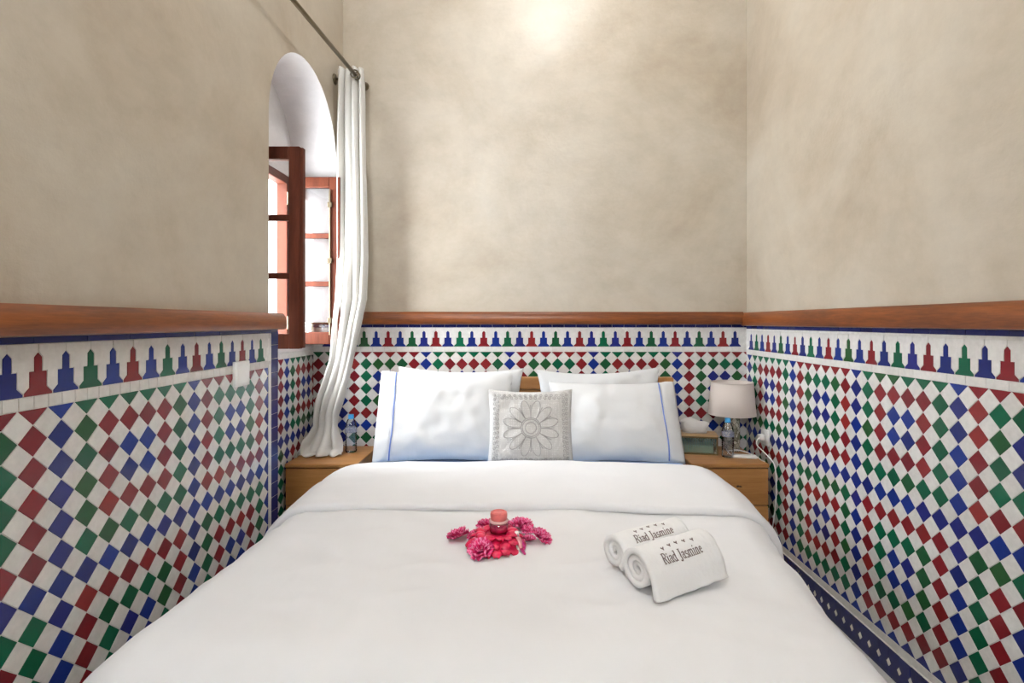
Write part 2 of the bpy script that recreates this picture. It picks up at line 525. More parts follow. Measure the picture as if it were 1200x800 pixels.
MER = [(0.0345, 0), (0.0345, 0.006), (0.0210, 0.019), (0.0210, 0.053), (0.0098, 0.053), (0.0098, 0.0835), (0, 0.094)]
def frieze(ts, s0, s1, zb, origin, seq):
    """band of stepped merlons on white; zb = foot of the merlons; origin = s of the merlon seq[0]"""
    full = MER + [(-a, b) for a, b in MER[-2::-1]]
    top = 0.112
    n0 = int((s0 - origin) / PH) - 2; n1 = int((s1 - origin) / PH) + 2
    for k in range(n0, n1 + 1):
        c = origin + k * PH
        if s0 + 0.034 <= c <= s1 - 0.034:
            ts.add('merlon_tile', (c, zb), full, seq[k % 4], 'merlon')
        # the white piece between merlon k and k+1
        right = [(PH - a, b) for a, b in MER]
        poly = [(0, 0.094), (0, top), (PH, top), (PH, 0.094)]
        poly = [(a, b) for a, b in MER[::-1]][1:] + right[:-1]
        w = [(0, top), (0, 0.094)] + [(a, b) for a, b in MER[-2:0:-1]] + [(0.0345, 0.0), (PH - 0.0345, 0.0)] + right[1:-1] + [(PH, 0.094), (PH, top)]
        if s0 <= c and c + PH <= s1:
            ts.add('white_frieze_tile', (c, zb), w, 'white', 'between')
        else:
            a0, a1 = max(c, s0) - c, min(c + PH, s1) - c
            if a1 - a0 > 0.006:
                if s0 + 0.034 > c >= s0 - 0.034 or s0 + 0.034 > c + PH >= s0 - 0.034 or s1 - 0.034 < c + PH <= s1 + 0.034 or s1 - 0.034 < c <= s1 + 0.034:
                    q = [(a0, 0), (a1, 0), (a1, top), (a0, top)]
                    ww = clip(w, a0, a1, 0.02, top)
                    if len(ww) > 3: ts.add('white_frieze_tile', (c, zb), ww, 'white', ('cut', round(a0, 4), round(a1, 4)))

def strip(ts, name, s0, s1, z0, z1, step, mat, vertical=False):
    """row (or column) of plain rectangular tiles"""
    lo, hi = (z0, z1) if vertical else (s0, s1)
    a = lo
    while a < hi - 0.004:
        b = min(a + step, hi)
        if vertical: r = (s0, s1, a, b)
        else: r = (a, b, z0, z1)
        cx, cz = (r[0] + r[1]) / 2, (r[2] + r[3]) / 2
        w, h = (r[1] - r[0]) / 2, (r[3] - r[2]) / 2
        ts.add(name, (cx, cz), [(-w, -h), (w, -h), (w, h), (-w, h)], mat, (name, round(w, 4), round(h, 4)))
        a = b

def grout_bed(parent, frame, s0, s1, z0, z1):
    """thin bed the tiles are set in"""
    P = [frame.world(a, z, o) for o in (0.0, 0.0022) for a, z in ((s0, z0), (s1, z0), (s1, z1), (s0, z1))]
    return P

def add_bed(parent, frame, s0, s1, z0, z1, th=0.006):
    P = [frame.world(a, z, o - th + 0.0034) for o in (0.0, th) for a, z in ((s0, z0), (s1, z0), (s1, z1), (s0, z1))]
    o = mesh_obj('grout_bed', P, [(0, 1, 2, 3), (4, 7, 6, 5), (0, 4, 5, 1), (1, 5, 6, 2), (2, 6, 7, 3), (3, 7, 4, 0)], M['grout'], parent)
    return o

def hid_left(x, y): return y > 620 + (300 - x) * 0.9 + 6 or x > 322
def hid_right(x, y): return (x < 905 and y > 548) or (x >= 905 and y > 628 + (x - 905) * 1.376 + 8) or (x < 886 and 446 < y < 540)
def hid_back(x, y): return (449 < x < 788 and y > 448) or y > 530 or (x > 836 and 450 < y) or (392 < x < 412 and y < 470)
def hid_rec(x, y): return x < 318 or y > 545

# back wall
fr = WallFrame('back', YB); ts = TileSet(wall_back, fr, hid_back)
RB = EYE - 0.0125                                   # underside of the wooden rail
top = EYE - 0.1725
add_bed(wall_back, fr, XREC - 0.0, XR, 0, RB + 0.02)
strip(ts, 'blue_edge_tile', XREC, XR, RB - 0.018, RB, 0.07, 'navy')
frieze(ts, XREC, XR, RB - 0.018 - 0.112, (427 - VPX) / 200.0, ['green', 'blue', 'red', 'blue'])
strip(ts, 'border_tile', XREC, XR, top, RB - 0.13, 0.07, 'white')
tile_wall(ts, XREC, XR, top, 0.0715, 13, (499.4 - VPX) / 200.0, 1, 0, top - 13 * 0.0715)
strip(ts, 'border_tile', XREC, XR, 0.0, top - 13 * 0.0715, 0.07, 'navy')
ts.finish()
# right wall   (s = -Y)
fr = WallFrame('right', XR); ts = TileSet(wall_right, fr, hid_right)
RR = EYE - 0.0205; top = EYE - 0.186; pv = 0.0722
s0, s1 = -YB + 0.006, 0.4
add_bed(wall_right, fr, -YB, 0.4, 0, RR + 0.02)
strip(ts, 'blue_edge_tile', s0, s1, RR - 0.018, RR, 0.07, 'navy')
frieze(ts, s0, s1, RR - 0.018 - 0.112 - 0.008, -1.4388, ['red', 'blue', 'green', 'blue'])
strip(ts, 'border_tile', s0, s1, top, RR - 0.138, 0.07, 'white')
tile_wall(ts, s0, s1, top, pv, 13, -(1.461 + 0.14), -1, 0, top - 13 * pv)
zb = top - 13 * pv
strip(ts, 'border_tile', s0, s1, 0.102, zb, 0.14, 'white')
ts.finish()
# left wall   (s = Y)
fr = WallFrame('left', XL); ts = TileSet(wall_left, fr, hid_left)
RL = EYE - 0.030; top = EYE - 0.186; pv = 0.068
s0, s1 = -0.4, 2.192
add_bed(wall_left, fr, -0.4, YEND, 0, RL + 0.02)
strip(ts, 'blue_edge_tile', s0, YEND - 0.06, RL - 0.016, RL, 0.14, 'navy')
frieze(ts, s0, 2.218, RL - 0.016 - 0.112, 1.1505, ['red', 'blue', 'green', 'blue'])
strip(ts, 'border_tile', s0, 2.192, top, RL - 0.128, 0.035, 'white')
tile_wall(ts, s0, s1, top, pv, 14, 1.2085, 1, 0, top - 14 * pv)
strip(ts, 'border_tile', 2.194, 2.218, 0.1, RL - 0.130, 0.07, 'white', True)
strip(ts, 'blue_edge_tile', 2.220, YEND, 0.0, RL, 0.058, 'navy', True)
ts.finish()
# recess wall under the window   (s = Y)
fr = WallFrame('left', XREC); ts = TileSet(wall_recess, fr, hid_rec)
top = EYE - 0.188; pv = 0.07
add_bed(wall_recess, fr, YEND, YB - 0.006, 0, SILL)
strip(ts, 'border_tile', YEND + 0.005, YB - 0.008, top, SILL - 0.004, 0.07, 'white')
tile_wall(ts, YEND + 0.005, YB - 0.008, top, pv, 13, 2.763, 1, 0, top - 13 * pv)
ts.finish()

# skirting of the right wall: tall navy pieces with small white diamonds at the joints
def skirting(name, kind, plane, s0, s1, hidden):
    fr = WallFrame(kind, plane)
    P = [fr.world(a, z, o) for o in (0.001, 0.010) for a, z in ((s0, 0.0), (s1, 0.0), (s1, 0.101), (s0, 0.101))]
    b = struct(mesh_obj(name, P, [(0, 1, 2, 3), (4, 7, 6, 5), (0, 4, 5, 1), (1, 5, 6, 2), (2, 6, 7, 3), (3, 7, 4, 0)], M['grout']))
    f2 = WallFrame(kind, plane - 0.010 if kind == 'right' else plane + 0.010)
    ts = TileSet(b, f2, hidden)
    p, H, d = 0.053, 0.100, 0.0150
    piece = [(-p / 2, 0), (p / 2, 0), (p / 2, H / 2 - d), (p / 2 - d * 0.75, H / 2), (p / 2, H / 2 + d), (p / 2, H), (-p / 2, H), (-p / 2, H / 2 + d), (-p / 2 + d * 0.75, H / 2), (-p / 2, H / 2 - d)]
    k = 0; a = s0 + p / 2
    while a < s1 - p / 2:
        ts.add('skirting_tile', (a, 0.0), piece, 'navy', ('skirt', kind))
        ts.add('white_diamond_tile', (a + p / 2, H / 2), [(d * 0.75, 0), (0, d), (-d * 0.75, 0), (0, -d)], 'white', ('dia', kind))
        a += p
    ts.finish()
    return b
skirting('baseboard_right', 'right', XR, -YB + 0.01, 0.35, lambda x, y: x < 930 or y > 660 + (x - 945) * 1.32)
skirting('baseboard_left', 'left', XL, -0.35, YEND - 0.09, lambda x, y: True)

# ------------------------------------------------------------------ wooden rails
def rail(name, pts2d, path0, path1, mat, axis):
    """moulded board: profile (out, z) swept along one wall"""
    P0, P1, nrm = path0, path1, axis
    v = []; n = len(pts2d)
    for P in (P0, P1):
        for o, z in pts2d: v.append(P + nrm * o + Vector((0, 0, z)))
    f = [(i, (i + 1) % n, (i + 1) % n + n, i + n) for i in range(n)] + [tuple(range(n))[::-1], tuple(range(n, 2 * n))]
    ob = mesh_obj(name, v, f, mat)
    bm = bmesh.new(); bm.from_mesh(ob.data); bmesh.ops.recalc_face_normals(bm, faces=bm.faces); bm.to_mesh(ob.data); bm.free()
    return struct(auto_smooth(ob, 35))
def prof(z0, z1, o=0.036):
    h = z1 - z0
    return [(0.0, z0), (o - 0.010, z0), (o - 0.003, z0 + 0.003), (o, z0 + 0.010), (o, z0 + h * 0.55), (o - 0.004, z0 + h * 0.80), (o - 0.009, z1 - 0.006), (o - 0.016, z1), (0.0, z1)]
rail('trim_1', prof(RB, EYE + 0.061), Vector((XREC, YB, 0)), Vector((XR - 0.03, YB, 0)), M['rail_wood_x'], Vector((0, -1, 0)))
rail('trim_2', prof(RR, EYE + 0.057, 0.038), Vector((XR, YB, 0)), Vector((XR, -0.4, 0)), M['rail_wood_y'], Vector((-1, 0, 0)))
rail('trim_3', prof(RL, EYE + 0.038, 0.045), Vector((XL, -0.4, 0)), Vector((XL, YEND - 0.01, 0)), M['rail_wood_y'], Vector((1, 0, 0)))

# ------------------------------------------------------------------ window with two inward casements
win = struct(empty('window_1', (XWIN, WY0, SILL)))
def wpart(name, mbx, mat, parent, smooth=False):
    o = mbx.build(name, mat, parent, smooth); return o
X0 = XWIN
# parts are given in the frame of the window empty: x out of the wall, y along it, z above the sill
Wd, Hd = WY1 - WY0, WZ1 - SILL
t = 0.045
mb = MB(); mb.box(-0.06, 0.0, 0, t, 0, Hd, 0.004); mb.box(-0.06, 0.0, Wd - t, Wd, 0, Hd, 0.004); mb.box(-0.06, 0.0, t, Wd - t, Hd - t, Hd, 0.004); mb.box(-0.06, 0.0, t, Wd - t, 0, 0.03, 0.004)
mb.build('window_frame', M['casement_wood'], win)
mb = MB(); mb.box(-0.13, 0.082, 0.0 - 0.14, Wd + 0.12, -0.028, -0.002, 0.004)
mb.build('window_sill', M['white_plaster'], win)
def casement(ycen, sign, parent):
    """leaf swung in by ninety degrees: it runs along x from the hinge; sign = side of the outer rebate"""
    W, H, z0, th = 0.280, Hd - 0.012, 0.008, 0.034
    st, rl = 0.050, 0.058
    m = MB()
    m.box(0.006, 0.006 + st, ycen - th / 2, ycen + th / 2, z0, z0 + H, 0.003)
    m.box(W - st, W, ycen - th / 2, ycen + th / 2, z0, z0 + H, 0.003)
    m.box(0.006 + st, W - st, ycen - th / 2, ycen + th / 2, z0, z0 + rl + 0.01, 0.003)
    m.box(0.006 + st, W - st, ycen - th / 2, ycen + th / 2, z0 + H - rl, z0 + H, 0.003)
    leaf = m.build('casement_leaf', M['casement_wood'], parent)
    z1, z2 = z0 + rl + 0.01, z0 + H - rl
    step = (z2 - z1) / 3
    for k in (1, 2):
        b = MB(); b.box(0.006 + st, W - st, ycen - 0.011, ycen + 0.011, z1 + step * k - 0.014, z1 + step * k + 0.014, 0.003)
        b.build('glazing_bar', M['casement_wood'], leaf)
    for k in range(3):
        b = MB(); b.box(0.004 + st, W - st + 0.002, ycen - 0.0015, ycen + 0.0015, z1 + step * k + (0.012 if k else -0.002), z1 + step * (k + 1) - (0.012 if k < 2 else -0.002))
        b.build('pane', M['pane'], leaf)
    b = MB(); b.box(W, W + 0.014, ycen - th / 2 + sign * 0.010 - 0.004, ycen + th / 2 + sign * 0.010 - 0.010, z0 + 0.004, z0 + H - 0.004, 0.003)
    b.build('meeting_strip', M['casement_wood'], leaf)
    for zz in (0.12, H - 0.12):
        b = MB(); b.tube([(0.001, ycen + sign * th / 2, z0 + zz - 0.035), (0.001, ycen + sign * th / 2, z0 + zz + 0.035)], 0.006)
        b.build('hinge', M['iron'], leaf)
    return leaf
la = casement(2.455 - WY0, 1, win)
lb = casement(2.968 - WY0, -1, win)
# espagnolette rod on the leaf by the back wall
b = MB(); b.tube([(0.236, 2.968 - WY0 - 0.024, 0.06), (0.236, 2.968 - WY0 - 0.024, Hd - 0.08)], 0.005); b.build('bolt_rod', M['iron'], lb)
for zz in (0.14, 0.47, Hd - 0.16):
    b = MB(); b.box(0.224, 0.248, 2.968 - WY0 - 0.030, 2.968 - WY0 - 0.016, zz - 0.014, zz + 0.014, 0.002); b.build('bolt_guide', M['iron'], lb)

# ================================================================== bed
def lerp(a, tab):
    for (x0, y0), (x1, y1) in zip(tab, tab[1:]):
        if a <= x1: 
            k = max(0.0, (a - x0) / (x1 - x0)); k = k * k * (3 - 2 * k)
            return y0 + (y1 - y0) * k
    return tab[-1][1]
BED = Vector((0.03, 3.045, 0)); BROT = -math.radians(1.5)
BM = Matrix.Translation(BED) @ Matrix.Rotation(BROT, 4, 'Z')
bed = tag(empty('bed', BED, BROT), 'double bed with pale pine headboard and blue fitted sheet between two nightstands', 'bed')
mb = MB(); mb.box(-0.72, 0.67, -1.88, -0.05, 0.14, 0.30, 0.012); mb.build('bed_base', M['pine'], bed)
for x in (-0.68, 0.64):
    for y in (-1.82, -0.12):
        mb = MB(); mb.box(x - 0.035, x + 0.035, y - 0.035, y + 0.035, 0, 0.142, 0.004); mb.build('leg', M['pine_z'], bed)
def slab(name, tab, z0, z1, rr, mat):
    """rounded slab whose half-width follows tab along the bed"""
    v = []; f = []; ys = [0.045 + (1.90 - 0.045) * k / 30 for k in range(31)]
    pr = [(0, z0)] + [(0, z1 - rr)] + [(rr * (1 - math.cos(a * PI / 12)), z1 - rr + rr * math.sin(a * PI / 12)) for a in range(1, 7)]
    ring = [(1, i_, z) for i_, z in pr] + [(-1, i_, z) for i_, z in pr[::-1]]
    for y in ys:
        e = max(0.0, y - 1.90 + rr) / rr; sh = rr * (1 - math.sqrt(max(0.0, 1 - e * e)))
        w = lerp(y, tab)
        for sg, ins, z in ring: v.append((sg * (w - ins), -y, z - (sh if z > z1 - rr else 0)))
    n = len(ring)
    for k in range(30):
        for q in range(n): f.append((k * n + q, k * n + (q + 1) % n, (k + 1) * n + (q + 1) % n, (k + 1) * n + q))
    f += [tuple(range(n))[::-1], tuple(30 * n + q for q in range(n))]
    o = mesh_obj(name, v, f, mat, bed)
    bm = bmesh.new(); bm.from_mesh(o.data); bmesh.ops.recalc_face_normals(bm, faces=bm.faces); bm.to_mesh(o.data); bm.free()
    return auto_smooth(o, 50)
slab('mattress', [(0.0, 0.785), (0.7, 0.785), (1.2, 0.745), (1.9, 0.67)], 0.30, 0.50, 0.04, M['linen'])
slab('fitted_sheet', [(0.0, 0.80), (0.7, 0.80), (1.2, 0.755), (1.9, 0.68)], 0.44, 0.556, 0.045, M['sheet'])
# headboard
HW, HT = 0.822, 0.945
def post(sx):
    out = []
    for z, w in ((0.0, 0.055), (0.40, 0.055), (0.56, 0.052), (0.63, 0.050), (0.72, 0.046), (0.80, 0.044), (0.88, 0.05), (HT - 0.01, 0.05), (HT, 0.044)):
        out.append((w, z))
    v = []
    for y in (-0.03, 0.012):
        for w, z in out: v += [(sx * (HW - 0.05), y, z), (sx * (HW - 0.05 + w), y, z)]
    n = 2 * len(out); f = []
    for k in range(len(out) - 1):
        a = 2 * k
        f += [(a, a + 1, a + 3, a + 2), (n + a, n + a + 2, n + a + 3, n + a + 1), (a + 1, n + a + 1, n + a + 3, a + 3), (a, a + 2, n + a + 2, n + a)]
    f += [(n - 2, n - 1, 2 * n - 1, 2 * n - 2), (0, n, n + 1, 1)]
    o = mesh_obj('headboard_post', v, f, M['pine_z'], bed)
    bm = bmesh.new(); bm.from_mesh(o.data); bmesh.ops.recalc_face_normals(bm, faces=bm.faces); bm.to_mesh(o.data); bm.free()
post(-1); post(1)
mb = MB(); mb.box(-HW + 0.048, HW - 0.048, -0.034, 0.010, HT - 0.07, HT, 0.006); mb.build('headboard_rail', M['pine'], bed)
z = HT - 0.073
while z > 0.40:
    mb = MB(); mb.box(-HW + 0.05, HW - 0.05, -0.020, 0.002, z - 0.105, z, 0.004); mb.build('headboard_board', M['pine'], bed)
    z -= 0.108

# ------------------------------------------------------------------ duvet
WL = [(0.5, 0.905), (1.2, 0.90), (1.6, 0.90), (2.0, 0.915)]
WR = [(0.5, 0.895), (1.1, 0.885), (1.4, 0.845), (1.75, 0.805), (2.0, 0.785)]
DZ = 0.594
def lateral(t, ly, r=0.15, hang=0.30):
    """t in [-1, 1]; returns (x, drop, nx, nz) of the cloth cross-section at distance ly from the head"""
    w = lerp(ly, WL) if t < 0 else lerp(ly, WR)
    s = abs(t); sg = -1 if t < 0 else 1
    flat = w - r; arc = r * PI / 2; tot = flat + arc + hang
    d = s * tot
    if d <= flat:
        return sg * d, 0.012 * (d / flat) ** 2, 0.0, 1.0
    if d <= flat + arc:
        a = (d - flat) / r
        return sg * (flat + r * math.sin(a)), 0.012 + r * (1 - math.cos(a)), sg * math.sin(a), math.cos(a)
    e = d - flat - arc
    fl = 0.10 * e + 0.018 * (e / hang) * math.sin(ly * 23 + sg)
    return sg * (w + fl), 0.012 + r + e, sg * 1.0, 0.0
def length_drop(s, y0, r=0.18, yend=2.11):
    """s = arc length from y0; returns (ly, drop)"""
    flat = yend - r - y0
    if s <= flat: return y0 + s, 0.0
    if s <= flat + r * PI / 2:
        a = (s - flat) / r
        return y0 + flat + r * math.sin(a), r * (1 - math.cos(a))
    e = s - flat - r * PI / 2
    return y0 + flat + r + 0.05 * e, r + e
def wrinkle(x, y, amp=1.5):
    p = Vector((x, y, 0))
    n = 0.006 * noise.noise(p * 2.6) + 0.0035 * noise.noise(Vector((x * 3 + y * 4.5, y * 11 - x * 5, 1.7)))
    rdg = 1 - abs(noise.noise(Vector((x * 2.2 - y * 2.0, y * 5 + x * 3, 4.2))))
    n += 0.006 * max(0.0, rdg - 0.80) / 0.2 * (0.4 + 0.6 * noise.noise(p * 1.5 + Vector((3, 1, 0))))
    return amp * n
NU, NV = 150, 110
v = []; f = []
y0 = 1.08; L = (2.11 - 0.18 - y0) + 0.18 * PI / 2 + 0.25
for j in range(NV + 1):
    ly, dr = length_drop(L * j / NV, y0)
    for i in range(NU + 1):
        t = -1 + 2 * i / NU
        x, d, nx, nz = lateral(t, ly)
        zz = max(0.06, DZ - d - dr)
        wv = wrinkle(x * 1.0, ly + d)
        v.append((x + nx * wv, -ly, zz + nz * wv))
for j in range(NV):
    for i in range(NU):
        a = j * (NU + 1) + i
        f.append((a, a + NU + 1, a + NU + 2, a + 1))
duvet = empty('duvet', BED, BROT)
tag(duvet, 'white cotton duvet spread over the bed, its upper end folded back', 'duvet')
cover = mesh_obj('cover', v, f, M['duvet'], duvet, True)
so = cover.modifiers.new('thick', 'SOLIDIFY'); so.thickness = 0.012; so.offset = -1
# folded-back cuff: a thick closed loop following the same cross-section
prof_c = []
C0, C1, HH = 0.615, 1.185, 0.040
for k in range(13): 
    a = PI / 2 + PI * k / 12                   # round fold at the head side, from top to bottom
    prof_c.append((C0 + 0.030 + 0.030 * math.cos(a), HH / 2 + HH / 2 * math.sin(a)))
for k in range(1, 7): prof_c.append((C0 + 0.03 + (C1 - C0 - 0.05) * k / 7, 0.0))
for k in range(7):
    a = -PI / 2 + PI * k / 6
    prof_c.append((C1 - 0.017 + 0.017 * math.cos(a), 0.018 + 0.016 * math.sin(a)))
for k in range(1, 22):
    q = k / 22; prof_c.append((C1 - 0.014 - (C1 - 0.014 - C0 - 0.03) * q, 0.034 + (HH - 0.034) * min(1, q * 2.2) + 0.008 * math.sin(PI * q)))
NP = len(prof_c); NU2 = 140
v = []; f = []
for i in range(NU2 + 1):
    t = -1 + 2 * i / NU2
    for k, (ly, h) in enumerate(prof_c):
        x, d, nx, nz = lateral(t, ly, 0.16, 0.26)
        wob = 0.010 * noise.noise(Vector((x * 3.0, d * 3, 9.1)))
        ly2 = ly + wob * (1 if ly > 0.9 else 0.7) - 0.03 * max(0.0, d - 0.02)* (1 if ly < 0.8 else -1)
        hh = h + (wrinkle(x + 3, ly, 1.2) if h > 0.012 else 0) + (0.006 * noise.noise(Vector((x * 9, ly * 4, d * 14))) * min(1, d * 9) if h > 0.012 else 0)
        v.append((x + nx * hh, -ly2, DZ - 0.006 - d + nz * hh))
for i in range(NU2):
    for k in range(NP):
        a, b = i * NP + k, i * NP + (k + 1) % NP
        f.append((a, b, b + NP, a + NP))
f.append(tuple(range(NP))[::-1]); f.append(tuple(NU2 * NP + k for k in range(NP)))
cuff = mesh_obj('folded_cuff', v, f, M['duvet'], duvet, True)
bm = bmesh.new(); bm.from_mesh(cuff.data); bmesh.ops.recalc_face_normals(bm, faces=bm.faces); bm.to_mesh(cuff.data); bm.free()

def duvet_z(wx, wy):
    l = BM.inverted() @ Vector((wx, wy, 0))
    ly = -l.y
    w = lerp(ly, WL) if l.x < 0 else lerp(ly, WR)
    return DZ - 0.012 * (l.x / (w - 0.15)) ** 2 + wrinkle(l.x, ly + 0.012 * (l.x / (w - 0.15)) ** 2)

# ------------------------------------------------------------------ pillows
def pillow(name, a, b, T, loc, tilt, rz=0.0, mat='linen', flange=0, seed=0, roll=0.0, ear=0.055, n=46, label=None, group=None, cat='pillow'):
    """half-width a, half-height b; root empty at the foot of the pillow; flange = -1/+1 adds an open hem with piping on that side"""
    root = empty(name, loc); root.rotation_euler = (-tilt, roll, rz)
    tag(root, label, cat, group)
    def surf(u, w, side):
        x = a * u * (1 - ear * (1 - w * w) * abs(u) ** 3)
        z = b * w * (1 - ear * 1.6 * (1 - u * u) * abs(w) ** 3)
        k = max(0.0, (1 - abs(u) ** 2.6)) ** 0.55 * max(0.0, (1 - abs(w) ** 2.6)) ** 0.55
        sag = 1.0 + 0.25 * (-w)
        p = Vector((u * 2.1 + seed, w * 1.9, side * 3.0 + seed))
        wr = 0.010 * noise.noise(p * 1.4) + 0.004 * noise.noise(Vector((u * 5 + w * 3 + seed, w * 3 - u * 4, side))) + 0.0010 * max(0.0, 0.9 - 4 * abs(noise.noise(Vector((u * 2.3 + w * 1.1 + seed, w * 1.6 - u * 1.3 + 2.2, seed)))))
        y = side * T * k * sag + wr * (0.3 + k)
        return Vector((x, y, z + b))
    v = []; f = []
    for side in (-1, 1):
        k0 = len(v)
        for j in range(n + 1):
            for i in range(n + 1):
                v.append(surf(-1 + 2 * i / n, -1 + 2 * j / n, side))
        for j in range(n):
            for i in range(n):
                q = k0 + j * (n + 1) + i
                fc = (q, q + 1, q + n + 2, q + n + 1)
                f.append(fc if side < 0 else fc[::-1])
    case = mesh_obj('pillowcase', v, f, M[mat], root, True)
    bm = bmesh.new(); bm.from_mesh(case.data); bmesh.ops.remove_doubles(bm, verts=bm.verts, dist=0.0006); bm.to_mesh(case.data); bm.free()
    if flange:
        uu = 0.80 * flange
        ln = MB(); ln.tube([surf(uu + 0.012 * math.sin(w * 0.16), -0.97 + 1.94 * w / 30, -1) + Vector((0, -0.0025, 0)) for w in range(31)], 0.0034, 6)
        ln.build('piping', M['piping'], root, True)
        # hem flap past the piping
        v = []; f = []
        for w in range(31):
            ww = -1 + 2 * w / 30
            for k in range(7):
                q = k / 6
                p = surf(uu, ww * 0.985, -1)
                e = Vector((flange * (a + 0.018), 0.004, b + b * ww * 1.0))
                m = p.lerp(e, q); m.y += -0.012 * math.sin(PI * q) + 0.006 * noise.noise(Vector((q * 3, ww * 4, seed)))
                v.append(m)
        for w in range(30):
            for k in range(6):
                q = w * 7 + k; f.append((q, q + 1, q + 8, q + 7) if flange > 0 else (q, q + 7, q + 8, q + 1))
        hm = mesh_obj('open_hem', v, f, M[mat], root, True)
        so = hm.modifiers.new('thick', 'SOLIDIFY'); so.thickness = 0.004
    return root, surf
R_ = math.radians
pillow('pillow', 0.350, 0.229, 0.044, (-0.350, 2.897, 0.553), R_(9), 0, seed=3, roll=R_(1.0), ear=0.08,
       label='white pillow standing against the headboard behind the piped pillow beside the curtain', cat='pillow', group='bed pillows')
pillow('pillow', 0.345, 0.226, 0.044, (0.432, 2.897, 0.553), R_(9), 0, seed=11, roll=-R_(1.2), ear=0.085,
       label='white pillow with two pointed upper corners standing behind the pillow next to the tissue box', cat='pillow', group='bed pillows')
pillow('pillow', 0.345, 0.243, 0.072, (-0.388, 2.662, 0.550), R_(24), R_(1), flange=-1, seed=5, ear=0.05,
       label='white pillow with blue piping leaning beside the curtain nightstand', cat='pillow', group='bed pillows')
pillow('pillow', 0.328, 0.222, 0.072, (0.468, 2.655, 0.550), R_(30), -R_(1), flange=1, seed=8, ear=0.045,
       label='white pillow with blue piping leaning beside the tissue box nightstand', cat='pillow', group='bed pillows')

# lace cushion
t = NT('crochet_lace'); vc = t.coord('Object')
wv1 = t.node('ShaderNodeTexVoronoi', Scale=120.0, Randomness=0.2); t.link(vc, wv1.inputs['Vector'])
hole = t.ramp(wv1.outputs['Distance'], [(0.12, (0.0, 0.0, 0.0)), (0.42, (1, 1, 1))])
t.link(t.mix(hole, (0.72, 0.705, 0.69), (0.56, 0.545, 0.53)), t.b.inputs['Base Color'])
t.set(Roughness=0.9, Specular_IOR_Level=0.1); t.bump(wv1.outputs['Distance'], 0.35, 0.003)
M['lace'] = t.m
M['lace_thread'] = cloth('lace_thread', (0.40, 0.385, 0.375), crease=0.2)
cush, csurf = pillow('lace_cushion', 0.205, 0.190, 0.065, (0.040, 2.500, 0.562), R_(15), R_(0.5), mat='lace', seed=21, ear=0.05,
       label='small square crochet lace cushion with a flower motif leaning in front of the pillows', cat='cushion')
def on_cushion(x, z): return csurf(x / 0.205, z / 0.190, -1) + Vector((0, -0.0015, 0))
lm = MB()
for r in (0.026, 0.040, 0.047):
    lm.tube([on_cushion(r * math.cos(2 * PI * k / 36), r * math.sin(2 * PI * k / 36)) for k in range(36)], 0.0020, 6, True)
for k in range(12):
    a = 2 * PI * k / 12
    lm.tube([on_cushion(r * math.cos(a), r * math.sin(a)) for r in (0.048, 0.07, 0.09, 0.11)], 0.0017, 5)
    b = a + PI / 12; q = []
    for m in range(15):                        # petal outlines
        w = m / 14; rr = 0.050 + 0.085 * math.sin(PI * w) ** 0.6; aa = a + (PI / 6) * w
        q.append(on_cushion(rr * math.cos(aa), rr * math.sin(aa)))
    lm.tube(q, 0.0015, 5)
for k in range(56):                            # scalloped border
    w = k / 56 * 4; sd = int(w); fr_ = (w - sd) * 2 - 1
    for base in (0.160, 0.176):
        cx, cz = [(fr_ * base, -base), (base, fr_ * base), (-fr_ * base, base), (-base, -fr_ * base)][sd]
        cz *= 0.92
        lm.tube([on_cushion(cx + 0.0065 * math.cos(2 * PI * m / 8), cz + 0.0065 * math.sin(2 * PI * m / 8)) for m in range(8)], 0.0014, 4, True)
lm.build('crochet_flower', M['lace_thread'], cush, True)

# ------------------------------------------------------------------ nightstands
def nightstand(x0, x1, label, knot):
    w = (x1 - x0) / 2; cx = (x0 + x1) / 2
    root = tag(empty('nightstand', (cx, 2.905, 0)), label, 'nightstand', 'pine nightstands beside the bed')
    D0, D1, H = -0.200, 0.200, 0.535
    m = MB(); m.box(-w, w, D0, D1, H - 0.020, H, 0.004); m.build('table_top', M['pine'], root)
    for s in (-1, 1):
        m = MB(); m.box(s * (w - 0.006) - 0.008, s * (w - 0.006) + 0.004, D0 + 0.022, D1 - 0.004, 0.0, H - 0.020, 0.001); m.build('side_panel', M['pine_z'], root)
    m = MB(); m.box(-w + 0.012, w - 0.012, D1 - 0.014, D1 - 0.006, 0.04, H - 0.02); m.build('back_panel', M['pine'], root)
    m = MB(); m.box(-w + 0.004, w - 0.004, D0 + 0.012, D0 + 0.03, 0.0, 0.05, 0.002); m.build('plinth', M['pine'], root)
    for z0, z1, k in ((0.325, H - 0.025, knot), (0.055, 0.319, False)):
        m = MB(); m.box(-w + 0.003, w - 0.003, D0 + 0.004, D0 + 0.022, z0, z1, 0.003)
        d = m.build('drawer', M['pine_knot'] if k else M['pine'], root)
        m = MB(); m.box(-w + 0.02, w - 0.02, D0 + 0.022, D1 - 0.03, z0 + 0.015, z1 - 0.03); m.build('drawer_box', M['pine'], d)
    return root
nightstand(-1.208, -0.838, 'pine nightstand in the window recess with the curtain end on it', False)
nightstand(0.862, 1.256, 'pine nightstand with a dark knot carrying the lamp and tissue box', True)
NZ = 0.535

